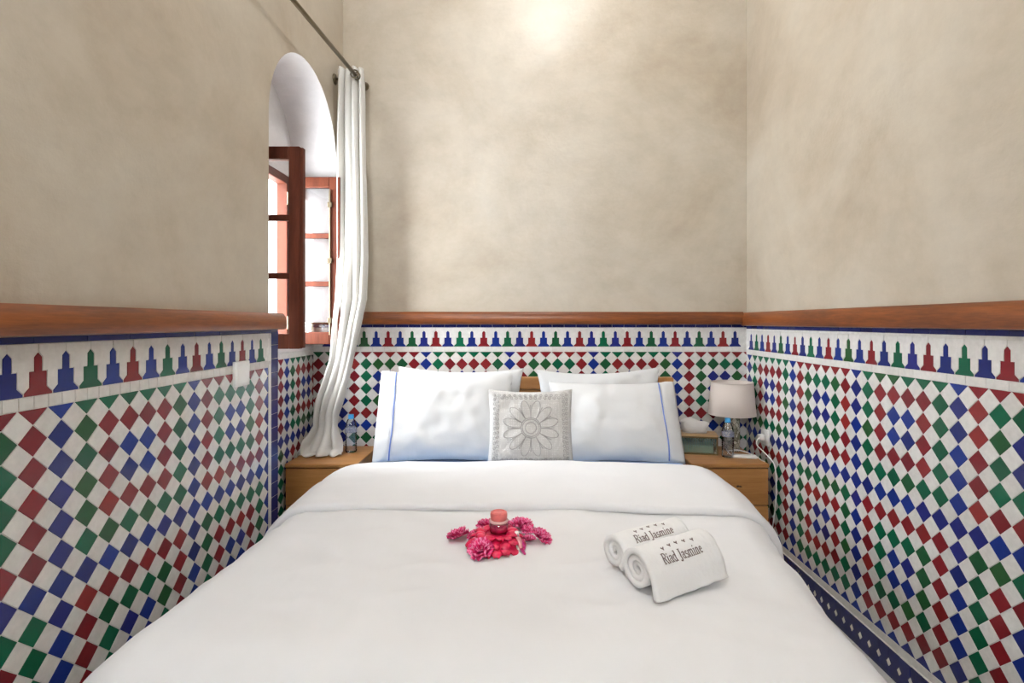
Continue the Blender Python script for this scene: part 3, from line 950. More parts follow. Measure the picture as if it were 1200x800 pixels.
# ------------------------------------------------------------------ table lamp
t = NT('mother_of_pearl_mosaic'); vc = t.coord('Object', (1, 1, 0.8))
vo = t.node('ShaderNodeTexVoronoi', Scale=48.0); t.link(vc, vo.inputs['Vector'])
ve = t.node('ShaderNodeTexVoronoi', Scale=48.0, feature='DISTANCE_TO_EDGE'); t.link(vc, ve.inputs['Vector'])
colr = t.ramp(vo.outputs['Color'], [(0.15, (0.20, 0.19, 0.14)), (0.5, (0.42, 0.40, 0.33)), (0.85, (0.62, 0.60, 0.52))])
edge = t.ramp(ve.outputs['Distance'], [(0.02, (0, 0, 0)), (0.07, (1, 1, 1))])
t.link(t.mix(edge, (0.10, 0.09, 0.06), colr), t.b.inputs['Base Color']); t.set(Roughness=0.22)
t.bump(ve.outputs['Distance'], 0.3, 0.003); M['pearl'] = t.m
M['shade'] = cloth('beige_shade_fabric', (0.66, 0.58, 0.53), weave=500, crease=0.05, translucent=0.15)
M['brass'] = plain('aged_brass', (0.45, 0.30, 0.12), 0.35, metal=1.0)
lamp = tag(empty('table_lamp', (1.176, 2.985, NZ)), 'table lamp with beige drum shade and mosaic base on the nightstand', 'lamp')
m = MB(); m.lathe([(0.034, 0), (0.041, 0.003), (0.042, 0.012), (0.041, 0.19), (0.038, 0.198), (0.012, 0.201)], 32); auto_smooth(m.build('base', M['pearl'], lamp))
m = MB(); m.lathe([(0.012, 0.200), (0.012, 0.225), (0.016, 0.227), (0.016, 0.27), (0.008, 0.275)], 20); auto_smooth(m.build('neck', M['brass'], lamp))
m = MB(); m.lathe([(0.010, 0.272), (0.024, 0.295), (0.028, 0.315), (0.018, 0.338), (0.004, 0.343)], 16); m.build('bulb', M['plastic'], lamp, True)
m = MB(); m.lathe([(0.127, 0.205), (0.112, 0.385), (0.110, 0.385), (0.125, 0.205), (0.127, 0.205)], 48, cap=False); sh = m.build('shade', M['shade'], lamp, True)
for r, z in ((0.1265, 0.206), (0.1115, 0.384)):
    m = MB(); m.tube([(r * math.cos(2 * PI * k / 48), r * math.sin(2 * PI * k / 48), z) for k in range(48)], 0.0022, 6, True); m.build('shade_rim', M['shade'], sh, True)
m = MB()
for k in range(3):
    a = 2 * PI * k / 3 + 0.3; m.tube([(0.012 * math.cos(a), 0.012 * math.sin(a), 0.268), (0.110 * math.cos(a), 0.110 * math.sin(a), 0.372)], 0.0015, 6)
m.build('shade_holder', M['brass'], lamp)

# ------------------------------------------------------------------ tissue box
M['green_glass'] = glass('ribbed_green_glass', (0.48, 0.74, 0.62), 0.12, 0.7)
M['tissue'] = cloth('tissue_paper', (0.84, 0.82, 0.80), crease=0.5, cscale=40, translucent=0.3)
M['lid_wood'] = wood('lid_wood', (0.40, 0.25, 0.12), (0.58, 0.40, 0.22), 'X', 0.4)
M['dark_brass'] = plain('dark_brass', (0.17, 0.13, 0.065), 0.4, metal=0.85)
tb = tag(empty('tissue_box', (0.968, 2.955, NZ), -R_(11)), 'ribbed green glass tissue box with dark metal edges on the nightstand', 'tissue box')
bw, bd, bh = 0.100, 0.055, 0.098
m = MB()
for sx in (-1, 1):
    for sy in (-1, 1): m.box(sx * bw - 0.004, sx * bw + 0.004, sy * bd - 0.004, sy * bd + 0.004, 0, bh)
for z in (0.004, bh - 0.004):
    for sy in (-1, 1): m.box(-bw, bw, sy * bd - 0.004, sy * bd + 0.004, z - 0.004, z + 0.004)
    for sx in (-1, 1): m.box(sx * bw - 0.004, sx * bw + 0.004, -bd, bd, z - 0.004, z + 0.004)
m.build('edge_frame', M['dark_brass'], tb)
for sy in (-1, 1):                                   # reeded panes
    v = []; f = []; N = 60
    for i in range(N + 1):
        x = -bw + 0.004 + (2 * bw - 0.008) * i / N; yy = sy * bd + 0.0014 * math.sin(i * PI / 2)
        v += [(x, yy, 0.008), (x, yy, bh - 0.008)]
    f = [(2 * i, 2 * i + 2, 2 * i + 3, 2 * i + 1) for i in range(N)]
    mesh_obj('glass_panel', v, f, M['green_glass'], tb, True)
for sx in (-1, 1):
    m = MB(); m.box(sx * bw - 0.0012, sx * bw + 0.0012, -bd + 0.004, bd - 0.004, 0.008, bh - 0.008); m.build('glass_panel', M['green_glass'], tb)
m = MB(); m.box(-bw + 0.004, bw - 0.004, -bd + 0.004, bd - 0.004, 0.001, 0.006); m.build('bottom_panel', M['lid_wood'], tb)
m = MB(); m.box(-bw - 0.005, bw + 0.005, -bd - 0.005, -0.014, bh, bh + 0.010, 0.002); m.box(-bw - 0.005, bw + 0.005, 0.014, bd + 0.005, bh, bh + 0.010, 0.002)
m.box(-bw - 0.005, -bw + 0.045, -0.014, 0.014, bh, bh + 0.010); m.box(bw - 0.045, bw + 0.005, -0.014, 0.014, bh, bh + 0.010); m.build('lid', M['lid_wood'], tb)
m = MB(); m.box(-bw + 0.016, bw - 0.016, -bd + 0.012, bd - 0.012, 0.006, 0.050, 0.006); m.build('tissue_stack', M['tissue'], tb)
v = []; f = []
for j in range(13):                                  # crumpled tissue pulled through the slot
    q = j / 12
    for i in range(25):
        a = 2 * PI * i / 24
        rx = 0.060 * (0.86 + 0.34 * math.sin(PI * q * 0.75)) * (1 if q < 0.75 else (1 - q) / 0.25 * 0.4 + 0.6); ry = 0.012 + 0.020 * math.sin(PI * min(1, q * 1.05)) 
        nn = noise.noise(Vector((math.cos(a) * 2, math.sin(a) * 2, q * 3)))
        k = 1 + 0.22 * nn
        if j == 12: rx *= 0.55; ry *= 0.3
        v.append((-0.012 + rx * k * math.cos(a), ry * k * math.sin(a), bh - 0.004 + 0.088 * q + 0.010 * nn * q - 0.012 * q * q * math.cos(a)))
f = [(j * 25 + i, j * 25 + i + 1, (j + 1) * 25 + i + 1, (j + 1) * 25 + i) for j in range(12) for i in range(24)] + [tuple(12 * 25 + i for i in range(24))]
mesh_obj('tissue', v, f, M['tissue'], tb, True)

# ------------------------------------------------------------------ water bottles
M['pet'] = glass('clear_pet', (0.93, 0.95, 0.97), 0.05, 0.8, 1.25)
M['cap'] = plain('light_blue_cap', (0.06, 0.40, 0.80), 0.4, var=0.05)
t = NT('bottle_label_print'); vc = t.coord('Object')
wn = t.noise(vc, 70, 3)
t.link(t.ramp(wn, [(0.40, (0.75, 0.78, 0.84)), (0.50, (0.30, 0.36, 0.62)), (0.60, (0.80, 0.82, 0.87))]), t.b.inputs['Base Color']); t.set(Roughness=0.35, Alpha=0.45); M['label'] = t.m
def bottle(loc, label):
    root = tag(empty('water_bottle', loc, random.uniform(0, 3)), label, 'bottle', 'small water bottles on the nightstands')
    pr = [(0.022, 0.0), (0.030, 0.003), (0.0315, 0.010)]
    for k in range(9):
        z = 0.016 + k * 0.010; pr += [(0.0315, z), (0.0285, z + 0.005)]
    pr += [(0.0315, 0.108), (0.0318, 0.112), (0.0318, 0.140), (0.030, 0.146), (0.0275, 0.160), (0.021, 0.178), (0.0135, 0.188), (0.0125, 0.196)]
    m = MB(); m.lathe(pr, 28, cap=False); m.v.append(Vector((0, 0, 0.005))); c = len(m.v) - 1
    for i in range(28): m.f.append((c, (i + 1) % 28, i))
    m.build('body', M['pet'], root, True)
    m = MB(); m.lathe([(0.0322, 0.112), (0.0322, 0.140)], 28, cap=False); m.build('label_wrap', M['label'], root, True)
    m = MB(); m.lathe([(0.0145, 0.190), (0.0150, 0.192), (0.0150, 0.206), (0.0135, 0.209), (0.004, 0.2095)], 24); auto_smooth(m.build('cap', M['cap'], root))
    m = MB(); m.lathe([(0.0158, 0.186), (0.0158, 0.189), (0.0128, 0.190)], 24, cap=False); m.build('neck_ring', M['cap'], root, True)
bottle((-0.950, 2.955, NZ), 'clear plastic water bottle with blue cap beside the curtain end')
bottle((1.098, 2.845, NZ), 'clear plastic water bottle with blue cap in front of the table lamp')

# ------------------------------------------------------------------ power adapter block, its cable, socket and plug
ph = tag(empty('power_strip', (1.182, 2.835, NZ), -R_(14)), 'flat white power strip lying on the nightstand in front of the lamp', 'power strip')
m = MB(); m.box(-0.062, 0.062, -0.026, 0.026, 0, 0.014, 0.005); auto_smooth(m.build('case', M['plastic'], ph), 50)
for x in (-0.035, 0.0, 0.035):
    m = MB(); m.box(x - 0.009, x + 0.009, -0.004, 0.004, 0.0138, 0.0146); m.build('socket_slot', M['plastic'], ph)
def spline(pts, n=10):
    P = [Vector(p) for p in pts]; out = []
    for i in range(len(P) - 1):
        p0, p1, p2, p3 = P[max(i - 1, 0)], P[i], P[i + 1], P[min(i + 2, len(P) - 1)]
        for k in range(n):
            t = k / n
            out.append(0.5 * ((2 * p1) + (p2 - p0) * t + (2 * p0 - 5 * p1 + 4 * p2 - p3) * t * t + (-p0 + 3 * p1 - 3 * p2 + p3) * t ** 3))
    out.append(P[-1]); return out
ws = tag(empty('wall_socket', (XR - 0.006, 2.855, 0.640)), 'white wall socket on the tiled wall beside the lamp', 'socket')
m = MB(); m.box(-0.012, 0.0, -0.042, 0.042, -0.042, 0.042, 0.004); auto_smooth(m.build('face_plate', M['plastic'], ws), 50)
m = MB()
for k in range(20): pass
m.tube([(-0.0125, 0.022 * math.cos(2 * PI * k / 28), 0.022 * math.sin(2 * PI * k / 28)) for k in range(28)], 0.002, 6, True); m.build('socket_rim', M['plastic'], ws, True)
pg = tag(empty('power_plug', (XR - 0.0185, 2.855, 0.640)), 'white plug pushed into the wall socket', 'plug')
m = MB(); m.box(-0.030, -0.001, -0.017, 0.017, -0.015, 0.015, 0.006); auto_smooth(m.build('plug_body', M['plastic'], pg), 50)
cab = MB(); cab.tube(spline([(XR - 0.030, 2.852, 0.632), (XR - 0.062, 2.83, 0.636), (XR - 0.085, 2.79, 0.612), (XR - 0.060, 2.735, 0.575), (XR - 0.040, 2.690, 0.530), (XR - 0.036, 2.680, 0.42), (XR - 0.034, 2.70, 0.30), (XR - 0.036, 2.75, 0.12), (XR - 0.040, 2.80, 0.004)]), 0.0028, 8)
o = cab.build('power_cable', M['plastic'], None, True); tag(o, 'white cable hanging from the plug between nightstand and wall', 'cable')
cab = MB(); cab.tube(spline([(1.12, 2.860, NZ + 0.010), (1.115, 2.885, NZ + 0.022), (1.17, 2.895, NZ + 0.026), (1.215, 2.865, NZ + 0.018), (1.240, 2.805, NZ + 0.009), (1.243, 2.775, NZ + 0.004), (1.249, 2.74, NZ + 0.003)]), 0.0026, 8)
o = cab.build('power_cable', M['plastic'], None, True); tag(o, 'white cable looping over the power strip on the nightstand', 'cable')
# blank cover plate on the left wall
sw = tag(empty('cover_plate', (XL + 0.006, 1.972, EYE - 0.19)), 'blank white cover plate on the tiled wall below the frieze', 'cover plate')
m = MB(); m.box(-0.004, 0.010, -0.050, 0.050, -0.046, 0.046, 0.003); auto_smooth(m.build('plate', M['plastic'], sw), 50)
m = MB(); m.box(0.0098, 0.0118, -0.040, 0.040, -0.036, 0.036, 0.001); m.build('rocker', M['plastic'], sw)

# ------------------------------------------------------------------ curtain rod and curtain
A = Vector((-0.913, 3.055, EYE + 1.365)); B = Vector((-0.966, 1.75, EYE + 1.315))
rod = tag(empty('curtain_rod', A), 'bronze curtain rod running along the wall above the arched window', 'curtain rod')
rel = lambda p: Vector(p) - A
m = MB(); m.tube([rel(A), rel(B)], 0.0105, 14); m.build('rod', M['iron'], rod, True)
for P, s in ((A, 1), (B, -1)):
    d = (A - B).normalized() * s
    m = MB(); m.tube([rel(P + d * k) for k in (-0.006, 0.0, 0.006, 0.018, 0.030, 0.040, 0.046)], [0.010, 0.017, 0.012, 0.022, 0.026, 0.018, 0.004], 16); m.build('finial', M['iron'], rod, True)
for k in (0.06, 0.94):
    P = A.lerp(B, k)
    m = MB(); m.tube([rel(P), rel((XL + 0.03, P.y, P.z - 0.004)), rel((XL + 0.003, P.y, P.z - 0.004))], [0.007, 0.007, 0.009], 10); br = m.build('bracket', M['iron'], rod, True)
    m = MB(); m.tube([rel((XL + x, P.y, P.z - 0.004)) for x in (0.001, 0.004, 0.009, 0.012)], [0.030, 0.031, 0.026, 0.012], 18); m.build('rosette', M['iron'], br, True)

def unpx(x, y, Y): return Vector(((x - VPX) * Y / FPX, Y, EYE - (y - VPY) * Y / FPX))
rows = [(410, 80, 15, 2.965, 0.030), (410.5, 100, 15.5, 2.965, 0.030), (411, 150, 16, 2.965, 0.030), (412, 220, 17, 2.96, 0.030), (413, 300, 17.5, 2.95, 0.030), (411.5, 350, 17.5, 2.945, 0.030),
        (405, 390, 15.5, 2.94, 0.028), (400, 420, 13.5, 2.94, 0.028), (394, 445, 14.5, 2.935, 0.028), (387, 468, 15.5, 2.93, 0.026), (382, 487, 14, 2.93, 0.026),
        (381, 499, 14, 2.925, 0.030), (379, 509, 17.5, 2.915, 0.036), (376, 519, 23.5, 2.90, 0.042), (374, 526.0, 26.5, 2.880, 0.036)]
v = []; f = []; NC = 72; fine = []
for a, b in zip(rows, rows[1:]):
    for k in range(6): fine.append(tuple(p + (q - p) * k / 6 for p, q in zip(a, b)))
fine.append(rows[-1])
for j, (cx, cy, hw, Y, amp) in enumerate(fine):
    q = j / (len(fine) - 1)
    c = unpx(cx, cy, Y); w = hw * Y / FPX
    for i in range(NC + 1):
        t = -1 + 2 * i / NC
        ph_ = 2 * PI * 1.9 * (t + 0.10 * math.sin(3 * q) + 0.12 * t * t) + q * 1.1
        dy = 0.75 * amp * math.sin(ph_) * (0.85 + 0.3 * noise.noise(Vector((t * 2, q * 3, 0)))) + 0.02 * noise.noise(Vector((t * 3, q * 7, 5)))
        dx = 0.010 * math.cos(ph_ * 1.0) * (1 - abs(t))
        z = c.z + (0.006 * math.sin(ph_ * 0.5) if j == 0 else 0) - 0.02 * (1 - t) * 0 
        if q > 0.72: z += (q - 0.72) / 0.28 * 0.045 * (noise.noise(Vector((t * 2.2, q * 4, 8))) ) - 0.02 * t * (q - 0.72)
        x = c.x + w * t + dx
        x = max(x, -1.19) if z < SILL else x
        v.append((x, min(Y + dy, 3.05), max(z, NZ + 0.006)))
# the end lies gathered on the nightstand
last = len(fine) - 1
for j in range(1, 9):
    q = j / 8
    for i in range(NC + 1):
        t = -1 + 2 * i / NC
        b0 = Vector(v[last * (NC + 1) + i])
        fold = 0.022 * abs(math.sin(2 * PI * 1.5 * t + 2.2 * q)) * (1 - q * 0.7)
        v.append((max(-1.19, b0.x + 0.018 * q * t - 0.010 * q), b0.y - 0.05 * math.sin(q * PI * 0.5) - 0.012 * q * noise.noise(Vector((t * 3, 2, q))), max(NZ + 0.006 + fold, b0.z * (1 - q) + (NZ + 0.006 + fold) * q)))
NR = len(v) // (NC + 1)
f = [(j * (NC + 1) + i, j * (NC + 1) + i + 1, (j + 1) * (NC + 1) + i + 1, (j + 1) * (NC + 1) + i) for j in range(NR - 1) for i in range(NC)]
cur = tag(empty('curtain', (-1.10, 2.90, NZ + 0.003)), 'off white cotton curtain drawn to the corner with its end lying on the nightstand', 'curtain')
CO = Vector((-1.10, 2.90, NZ + 0.003))
cl = mesh_obj('drape', [Vector(p) - CO for p in v], f, M['curtain'], cur, True)
so = cl.modifiers.new('thick', 'SOLIDIFY'); so.thickness = 0.003; so.offset = 0
for k, yy in enumerate((2.915, 2.945, 2.975, 3.005)):
    q = (A.y - yy) / (A.y - B.y); P = A.lerp(B, q)
    m = MB(); m.tube([P + Vector((0.021 * math.cos(2 * PI * i / 20), 0.006 * math.sin(2 * PI * i / 10) * 0, 0.021 * math.sin(2 * PI * i / 20))) - CO for i in range(20)], 0.0035, 6, True); m.build('eyelet', M['iron'], cur, True)

# ------------------------------------------------------------------ rolled towels with embroidery
def arc(cx, cy, rx, ry, a0, a1, n=9): return [(cx + rx * math.cos(math.radians(a0 + (a1 - a0) * k / n)), cy + ry * math.sin(math.radians(a0 + (a1 - a0) * k / n))) for k in range(n + 1)]
TK, TN = 0.098, 0.055
def ser(x, y, w=0.13): return ([(x - w, y), (x + w, y)], 0.05)
GLY = {
 'R': (0.72, [([(0.08, 0), (0.08, 1)], TK), ([(0.08, 0.985), (0.28, 0.985)] + arc(0.28, 0.755, 0.23, 0.23, 90, -90) + [(0.08, 0.525)], 0.075), ([(0.28, 0.525), (0.60, 0.0)], TK), ser(0.08, 0.02), ser(0.06, 0.985, 0.11), ser(0.61, 0.02, 0.11)]),
 'i': (0.30, [([(0.08, 0), (0.08, 0.62)], TK), ([(0.08, 0.80), (0.08, 0.92)], TK), ser(0.08, 0.02), ([(-0.05, 0.60), (0.08, 0.60)], 0.05)]),
 'a': (0.56, [(arc(0.20, 0.44, 0.17, 0.17, 160, 0) + [(0.37, 0.08), (0.48, 0.01)], 0.095), ([(0.37, 0.37)] + arc(0.19, 0.18, 0.17, 0.165, 85, 300), 0.07)]),
 'd': (0.60, [(arc(0.21, 0.30, 0.20, 0.30, 20, 340, 16), 0.085), ([(0.41, 1.0), (0.41, 0.02), (0.52, 0.02)], TK), ([(0.28, 0.985), (0.41, 0.985)], 0.05)]),
 'J': (0.50, [([(0.26, 1.0), (0.26, 0.08)] + arc(0.12, 0.05, 0.14, 0.17, 0, -150, 7), 0.10), ser(0.26, 0.985, 0.15)]),
 's': (0.46, [(arc(0.19, 0.455, 0.14, 0.15, 30, 270, 9) + arc(0.19, 0.155, 0.16, 0.15, 90, -150, 9), 0.085)]),
 'm': (0.95, [([(0.08, 0), (0.08, 0.62)], TK), ([(0.08, 0.46)] + arc(0.25, 0.44, 0.15, 0.17, 150, 0, 6) + [(0.40, 0)], 0.095), ([(0.40, 0.46)] + arc(0.57, 0.44, 0.15, 0.17, 150, 0, 6) + [(0.72, 0)], 0.095), ser(0.08, 0.02, 0.11), ser(0.40, 0.02, 0.11), ser(0.72, 0.02, 0.11)]),
 'n': (0.63, [([(0.08, 0), (0.08, 0.62)], TK), ([(0.08, 0.46)] + arc(0.25, 0.44, 0.15, 0.17, 150, 0, 6) + [(0.40, 0)], 0.095), ser(0.08, 0.02, 0.11), ser(0.40, 0.02, 0.11)]),
 'e': (0.54, [([(0.05, 0.33), (0.40, 0.33)] + arc(0.22, 0.33, 0.18, 0.28, 0, 315, 14), 0.08)]),
}
def text_strokes(txt):
    out = []; x = 0
    for ch in txt:
        if ch == ' ': x += 0.34; continue
        w, st = GLYPH = GLY[ch]
        for pl, th in st: out.append(([(x + a, b) for a, b in pl], th))
        x += w + 0.02
    return out, x
def ribbons(strokes, fmap, lift=0.0012):
    V, F = [], []
    for pl, th in strokes:
        P = [Vector(p) for p in pl]
        fine = [P[0]]
        for a, b in zip(P, P[1:]):
            k = max(1, int((b - a).length / 0.12))
            fine += [a.lerp(b, (i + 1) / k) for i in range(k)]
        k0 = len(V)
        for i, p in enumerate(fine):
            tdir = (fine[min(i + 1, len(fine) - 1)] - fine[max(i - 1, 0)]).normalized(); nn = Vector((-tdir.y, tdir.x)) * (th / 2)
            for q in (p + nn, p - nn):
                V.append(fmap(q.x, q.y, 0.0)); V.append(fmap(q.x, q.y, lift))
        for i in range(len(fine) - 1):
            a = k0 + 4 * i; b = a + 4
            F += [(a + 1, a + 3, b + 3, b + 1), (a, a + 1, b + 1, b), (a + 2, b + 2, b + 3, a + 3)]
        e = k0 + 4 * (len(fine) - 1)
        F += [(k0, k0 + 2, k0 + 3, k0 + 1), (e, e + 1, e + 3, e + 2)]
    return V, F
def towel(loc, rz, rad, L, flap, label, x_text, s_text, seed):
    root = tag(empty('rolled_towel', loc, rz), label, 'towel', 'rolled towels on the bed')
    cz = rad + 0.002
    th = 0.0148
    curve = []
    turns = 2.7; phi_end = R_(152) if flap else R_(232); N = 120
    for k in range(N + 1):
        q = k / N; ph_ = phi_end - (1 - q) * turns * 2 * PI
        r = 0.007 + (rad - 0.0074 - 0.007) * q
        curve.append(Vector((r * math.cos(ph_), cz + r * math.sin(ph_))))
    if flap:
        p = curve[-1]; e = Vector((-rad - 0.020, 0.006))
        for k in range(1, 15):
            q = k / 14; m_ = p.lerp(e, q); m_.x -= 0.012 * math.sin(PI * q) * (1 - q); curve.append(m_)
    def nrm(i):
        t_ = (curve[min(i + 1, len(curve) - 1)] - curve[max(i - 1, 0)]).normalized()
        return Vector((t_.y, -t_.x))          # outward for counter-clockwise travel
    NX = 30; v = []; f = []; n = len(curve)
    ring = [curve[i] + nrm(i) * th / 2 for i in range(n)] + [curve[i] - nrm(i) * th / 2 for i in range(n - 1, -1, -1)]
    m_ = len(ring)
    for i in range(NX + 1):
        x = -L / 2 + L * i / NX
        e = abs(2 * i / NX - 1)
        for k, p in enumerate(ring):
            idx = k if k < n else 2 * n - 1 - k
            outer = idx / n
            tele = 0.010 * (0.5 - outer) * (1 if x < 0 else -1) * (1 if e > 0.9 else 0)
            wob = 0.0022 * noise.noise(Vector((x * 22, p.x * 20 + seed, p.y * 20))) + (0.004 * noise.noise(Vector((x * 26 + seed, 3, 0.4))) * max(0, (idx - N) / 14) if flap else 0)
            d_ = Vector((p.x, p.y - cz)); d_ = d_.normalized() if d_.length > 0 else d_
            y_, z_ = p.x + d_.x * wob, p.y + d_.y * wob
            v.append((x + tele, y_, max(0.0005, z_)))
    for i in range(NX):
        for k in range(m_):
            a, b = i * m_ + k, i * m_ + (k + 1) % m_
            f.append((a, b, b + m_, a + m_))
    for base, rev in ((0, False), (NX * m_, True)):
        for k in range(n - 1):
            q = (base + k, base + m_ - 1 - k, base + m_ - 2 - k, base + k + 1)
            f.append(q if not rev else q[::-1])
    body = mesh_obj('terry_cloth', v, f, M['towel'], root, True)
    bm = bmesh.new(); bm.from_mesh(body.data); bmesh.ops.recalc_face_normals(bm, faces=bm.faces); bm.to_mesh(body.data); bm.free()
    R2 = rad + 0.0012
    def fmap_at(x0, s0, sc):
        def fm(u, w, lift):
            s = s0 - w * sc                     # distance down from the crest towards the viewer side
            a = PI / 2 + s / rad; q_ = 1 - (phi_end - a) / (turns * 2 * PI); rr = 0.007 + (rad - 0.0144) * min(1.0, q_) + th / 2 + 0.0008 + lift
            rr += 0.0022 * noise.noise(Vector(((x0 + u * sc) * 22, rr * math.cos(a) * 20 + seed, (cz + rr * math.sin(a)) * 20)))
            if flap and a > phi_end:
                ex = (a - phi_end) * rad
                base_ = curve[N]; e = Vector((-rad - 0.020, 0.006)); d_ = (e - base_).normalized(); nn = Vector((d_.y, -d_.x))
                Ln = (e - base_).length; q = ex / Ln
                p = base_ + d_ * ex + nn * (th / 2 + 0.0022 + lift); p.x -= 0.012 * math.sin(PI * q) * (1 - q)
                return (x0 + u * sc, p.x, p.y)
            return (x0 + u * sc, rr * math.cos(a), cz + rr * math.sin(a))
        return fm
    st, wid = text_strokes('Riad Jasmine')
    sc = 0.137 / wid
    V, F = ribbons([(pl, th_) for pl, th_ in st], fmap_at(x_text, s_text, sc) if False else (lambda u, w, l: fmap_at(x_text, s_text, 1.0)(u * sc, w * 0.0235, l)))
    mesh_obj('embroidered_lettering', V, F, M['thread'], root)
    marks = []
    for k in range(5):
        cx = 0.018 + 0.026 * k; cy = 0.034 + (0.004 if k in (1, 3) else 0.006 if k == 2 else 0)
        s = 0.0048
        marks += [([(cx, cy), (cx - s, cy + s * 1.0)], 0.0026), ([(cx, cy), (cx + s * 0.9, cy + s * 1.1)], 0.0026), ([(cx, cy - s * 0.7), (cx, cy)], 0.0016)]
    V, F = ribbons([([(a, b) for a, b in pl], th_) for pl, th_ in marks], lambda u, w, l: fmap_at(x_text, s_text, 1.0)(u, w, l))
    mesh_obj('embroidered_sprigs', V, F, M['thread'], root)
    return root
TR = R_(31)
ax = Vector((math.cos(TR), math.sin(TR), 0))
fc = Vector((0.2815, 1.311, 0)) + ax * 0.118
bc = Vector((0.243, 1.412, 0)) + ax * 0.118
towel((fc.x, fc.y, duvet_z(fc.x, fc.y) + 0.002), TR, 0.053, 0.236, True, 'rolled white towel with its embroidered end hanging loose on the bed', -0.073, 0.062, 1)
towel((bc.x, bc.y, duvet_z(bc.x, bc.y) + 0.002), TR, 0.050, 0.230, False, 'rolled white embroidered towel lying tight behind the other towel', -0.070, 0.048, 6)

# ------------------------------------------------------------------ flowers, petals, jar and bird on the bed
M['petal_red'] = plain('red_petal', (0.66, 0.012, 0.075), 0.32, var=0.25, bscale=80)
M['petal_pink'] = plain('magenta_petal', (0.72, 0.022, 0.17), 0.55, var=0.30, bscale=120)
M['petal_edge'] = plain('pale_pink_petal', (0.86, 0.22, 0.42), 0.55, var=0.2, bscale=120)
M['bird_pink'] = plain('pink_bird', (0.72, 0.30, 0.34), 0.5, var=0.2, bscale=150)
M['bird_white'] = plain('bird_white', (0.82, 0.78, 0.76), 0.5, var=0.08)
M['bird_wing'] = plain('bird_magenta', (0.45, 0.01, 0.16), 0.5, var=0.3, bscale=100)
M['bird_grey'] = plain('bird_grey', (0.30, 0.30, 0.36), 0.5)
M['jar_glass'] = glass('jar_glass', (0.95, 0.86, 0.86), 0.04, 0.8)
M['jar_rim'] = plain('pale_pink_rim', (0.74, 0.46, 0.44), 0.12, var=0.08)
M['jar_wax'] = plain('coral_wax', (0.72, 0.17, 0.16), 0.35, var=0.15, bscale=100)
FC = Vector((-0.078, 1.575, 0)); FZ = duvet_z(FC.x, FC.y)
pm = tag(empty('petal_mound', (FC.x, FC.y, FZ)), 'round mound of glossy red petals around the candle jar on the bed', 'petal mound')
m = MB(); m.lathe([(0.076, 0.0), (0.080, 0.006), (0.060, 0.026), (0.034, 0.034), (0.001, 0.034)], 28); auto_smooth(m.build('petal_cushion', M['petal_red'], pm), 60)
pet = MB()
NA, NB = 8, 5
for j in range(NB + 1):
    for i in range(NA + 1):
        u = -1 + 2 * i / NA; w = j / NB
        wd = 0.016 * math.sin(PI * (0.18 + 0.74 * w)) ** 0.8
        pet.v.append(Vector((u * wd, -0.032 * w, 0.010 * math.sin(PI * w * 0.75) - 0.004 * u * u)))
pet.f = [(j * (NA + 1) + i, j * (NA + 1) + i + 1, (j + 1) * (NA + 1) + i + 1, (j + 1) * (NA + 1) + i) for j in range(NB) for i in range(NA)]
p0 = pet.build('petal', M['petal_red'], pm, True)
so = p0.modifiers.new('thick', 'SOLIDIFY'); so.thickness = 0.0035
first = True
for ringi, (rr, zz, cnt, tl) in enumerate(((0.060, 0.012, 17, 0.55), (0.046, 0.024, 14, 0.35), (0.032, 0.034, 11, 0.15))):
    for k in range(cnt):
        a = 2 * PI * k / cnt + ringi * 0.21 + random.uniform(-0.06, 0.06)
        o = p0 if first else p0.copy()
        if not first: COL.objects.link(o)
        first = False
        o.parent = pm
        o.location = (rr * math.cos(a), rr * math.sin(a), zz + random.uniform(-0.002, 0.003))
        o.rotation_euler = (tl + random.uniform(-0.12, 0.12), random.uniform(-0.15, 0.15), a + PI / 2)
        s = random.uniform(0.85, 1.08); o.scale = (s, s, s)
def flower(loc, size, lean, az, label):
    root = tag(empty('magenta_flower', loc), label, 'flower', 'magenta flowers around the petal mound')
    V, F, FM = [], [], []
    rot = Matrix.Rotation(az, 3, 'Z') @ Matrix.Rotation(lean, 3, 'Y')
    for layer, (cnt, open_, ln) in enumerate(((8, 1.25, 1.0), (8, 0.95, 0.95), (7, 0.62, 0.85), (5, 0.30, 0.7))):
        for k in range(cnt):
            a = 2 * PI * k / cnt + layer * 0.4 + random.uniform(-0.15, 0.15)
            op = open_ + random.uniform(-0.12, 0.12); k0 = len(V)
            for j in range(5):
                w = j / 4
                for i in range(6):
                    u = -1 + 2 * i / 5
                    wd = (0.10 + 0.42 * w ** 0.8) * (1 - 0.15 * (w > 0.9))
                    ruf = 0.11 * w * math.sin(i * 2.6 + k * 1.7 + layer)
                    rad_ = ln * w * math.sin(op) * 1.0 + 0.05
                    hgt = ln * w * math.cos(op) + ruf + (0.12 * math.sin(i * 3.1) if j == 4 else 0)
                    ang = a; p = Vector((rad_ * math.cos(ang) - u * wd * math.sin(ang), rad_ * math.sin(ang) + u * wd * math.cos(ang), hgt + 0.15 - 0.1 * layer * 0))
                    V.append(rot @ (p * size))
            for j in range(4):
                for i in range(5):
                    q = k0 + j * 6 + i; F.append((q, q + 1, q + 7, q + 6)); FM.append(1 if j == 3 and (i + k) % 2 == 0 else 0)
    zmin = min(p.z for p in V)
    V = [p - Vector((0, 0, zmin)) for p in V]
    o = mesh_obj('flower_head', V, F, [M['petal_pink'], M['petal_edge']], root, True, fmat=FM)
    so = o.modifiers.new('thick', 'SOLIDIFY'); so.thickness = 0.0008
    c = MB(); c.lathe([(0.08 * size, zmin * 0), (0.16 * size, 0.12 * size), (0.10 * size, 0.22 * size)], 8); 
    return root
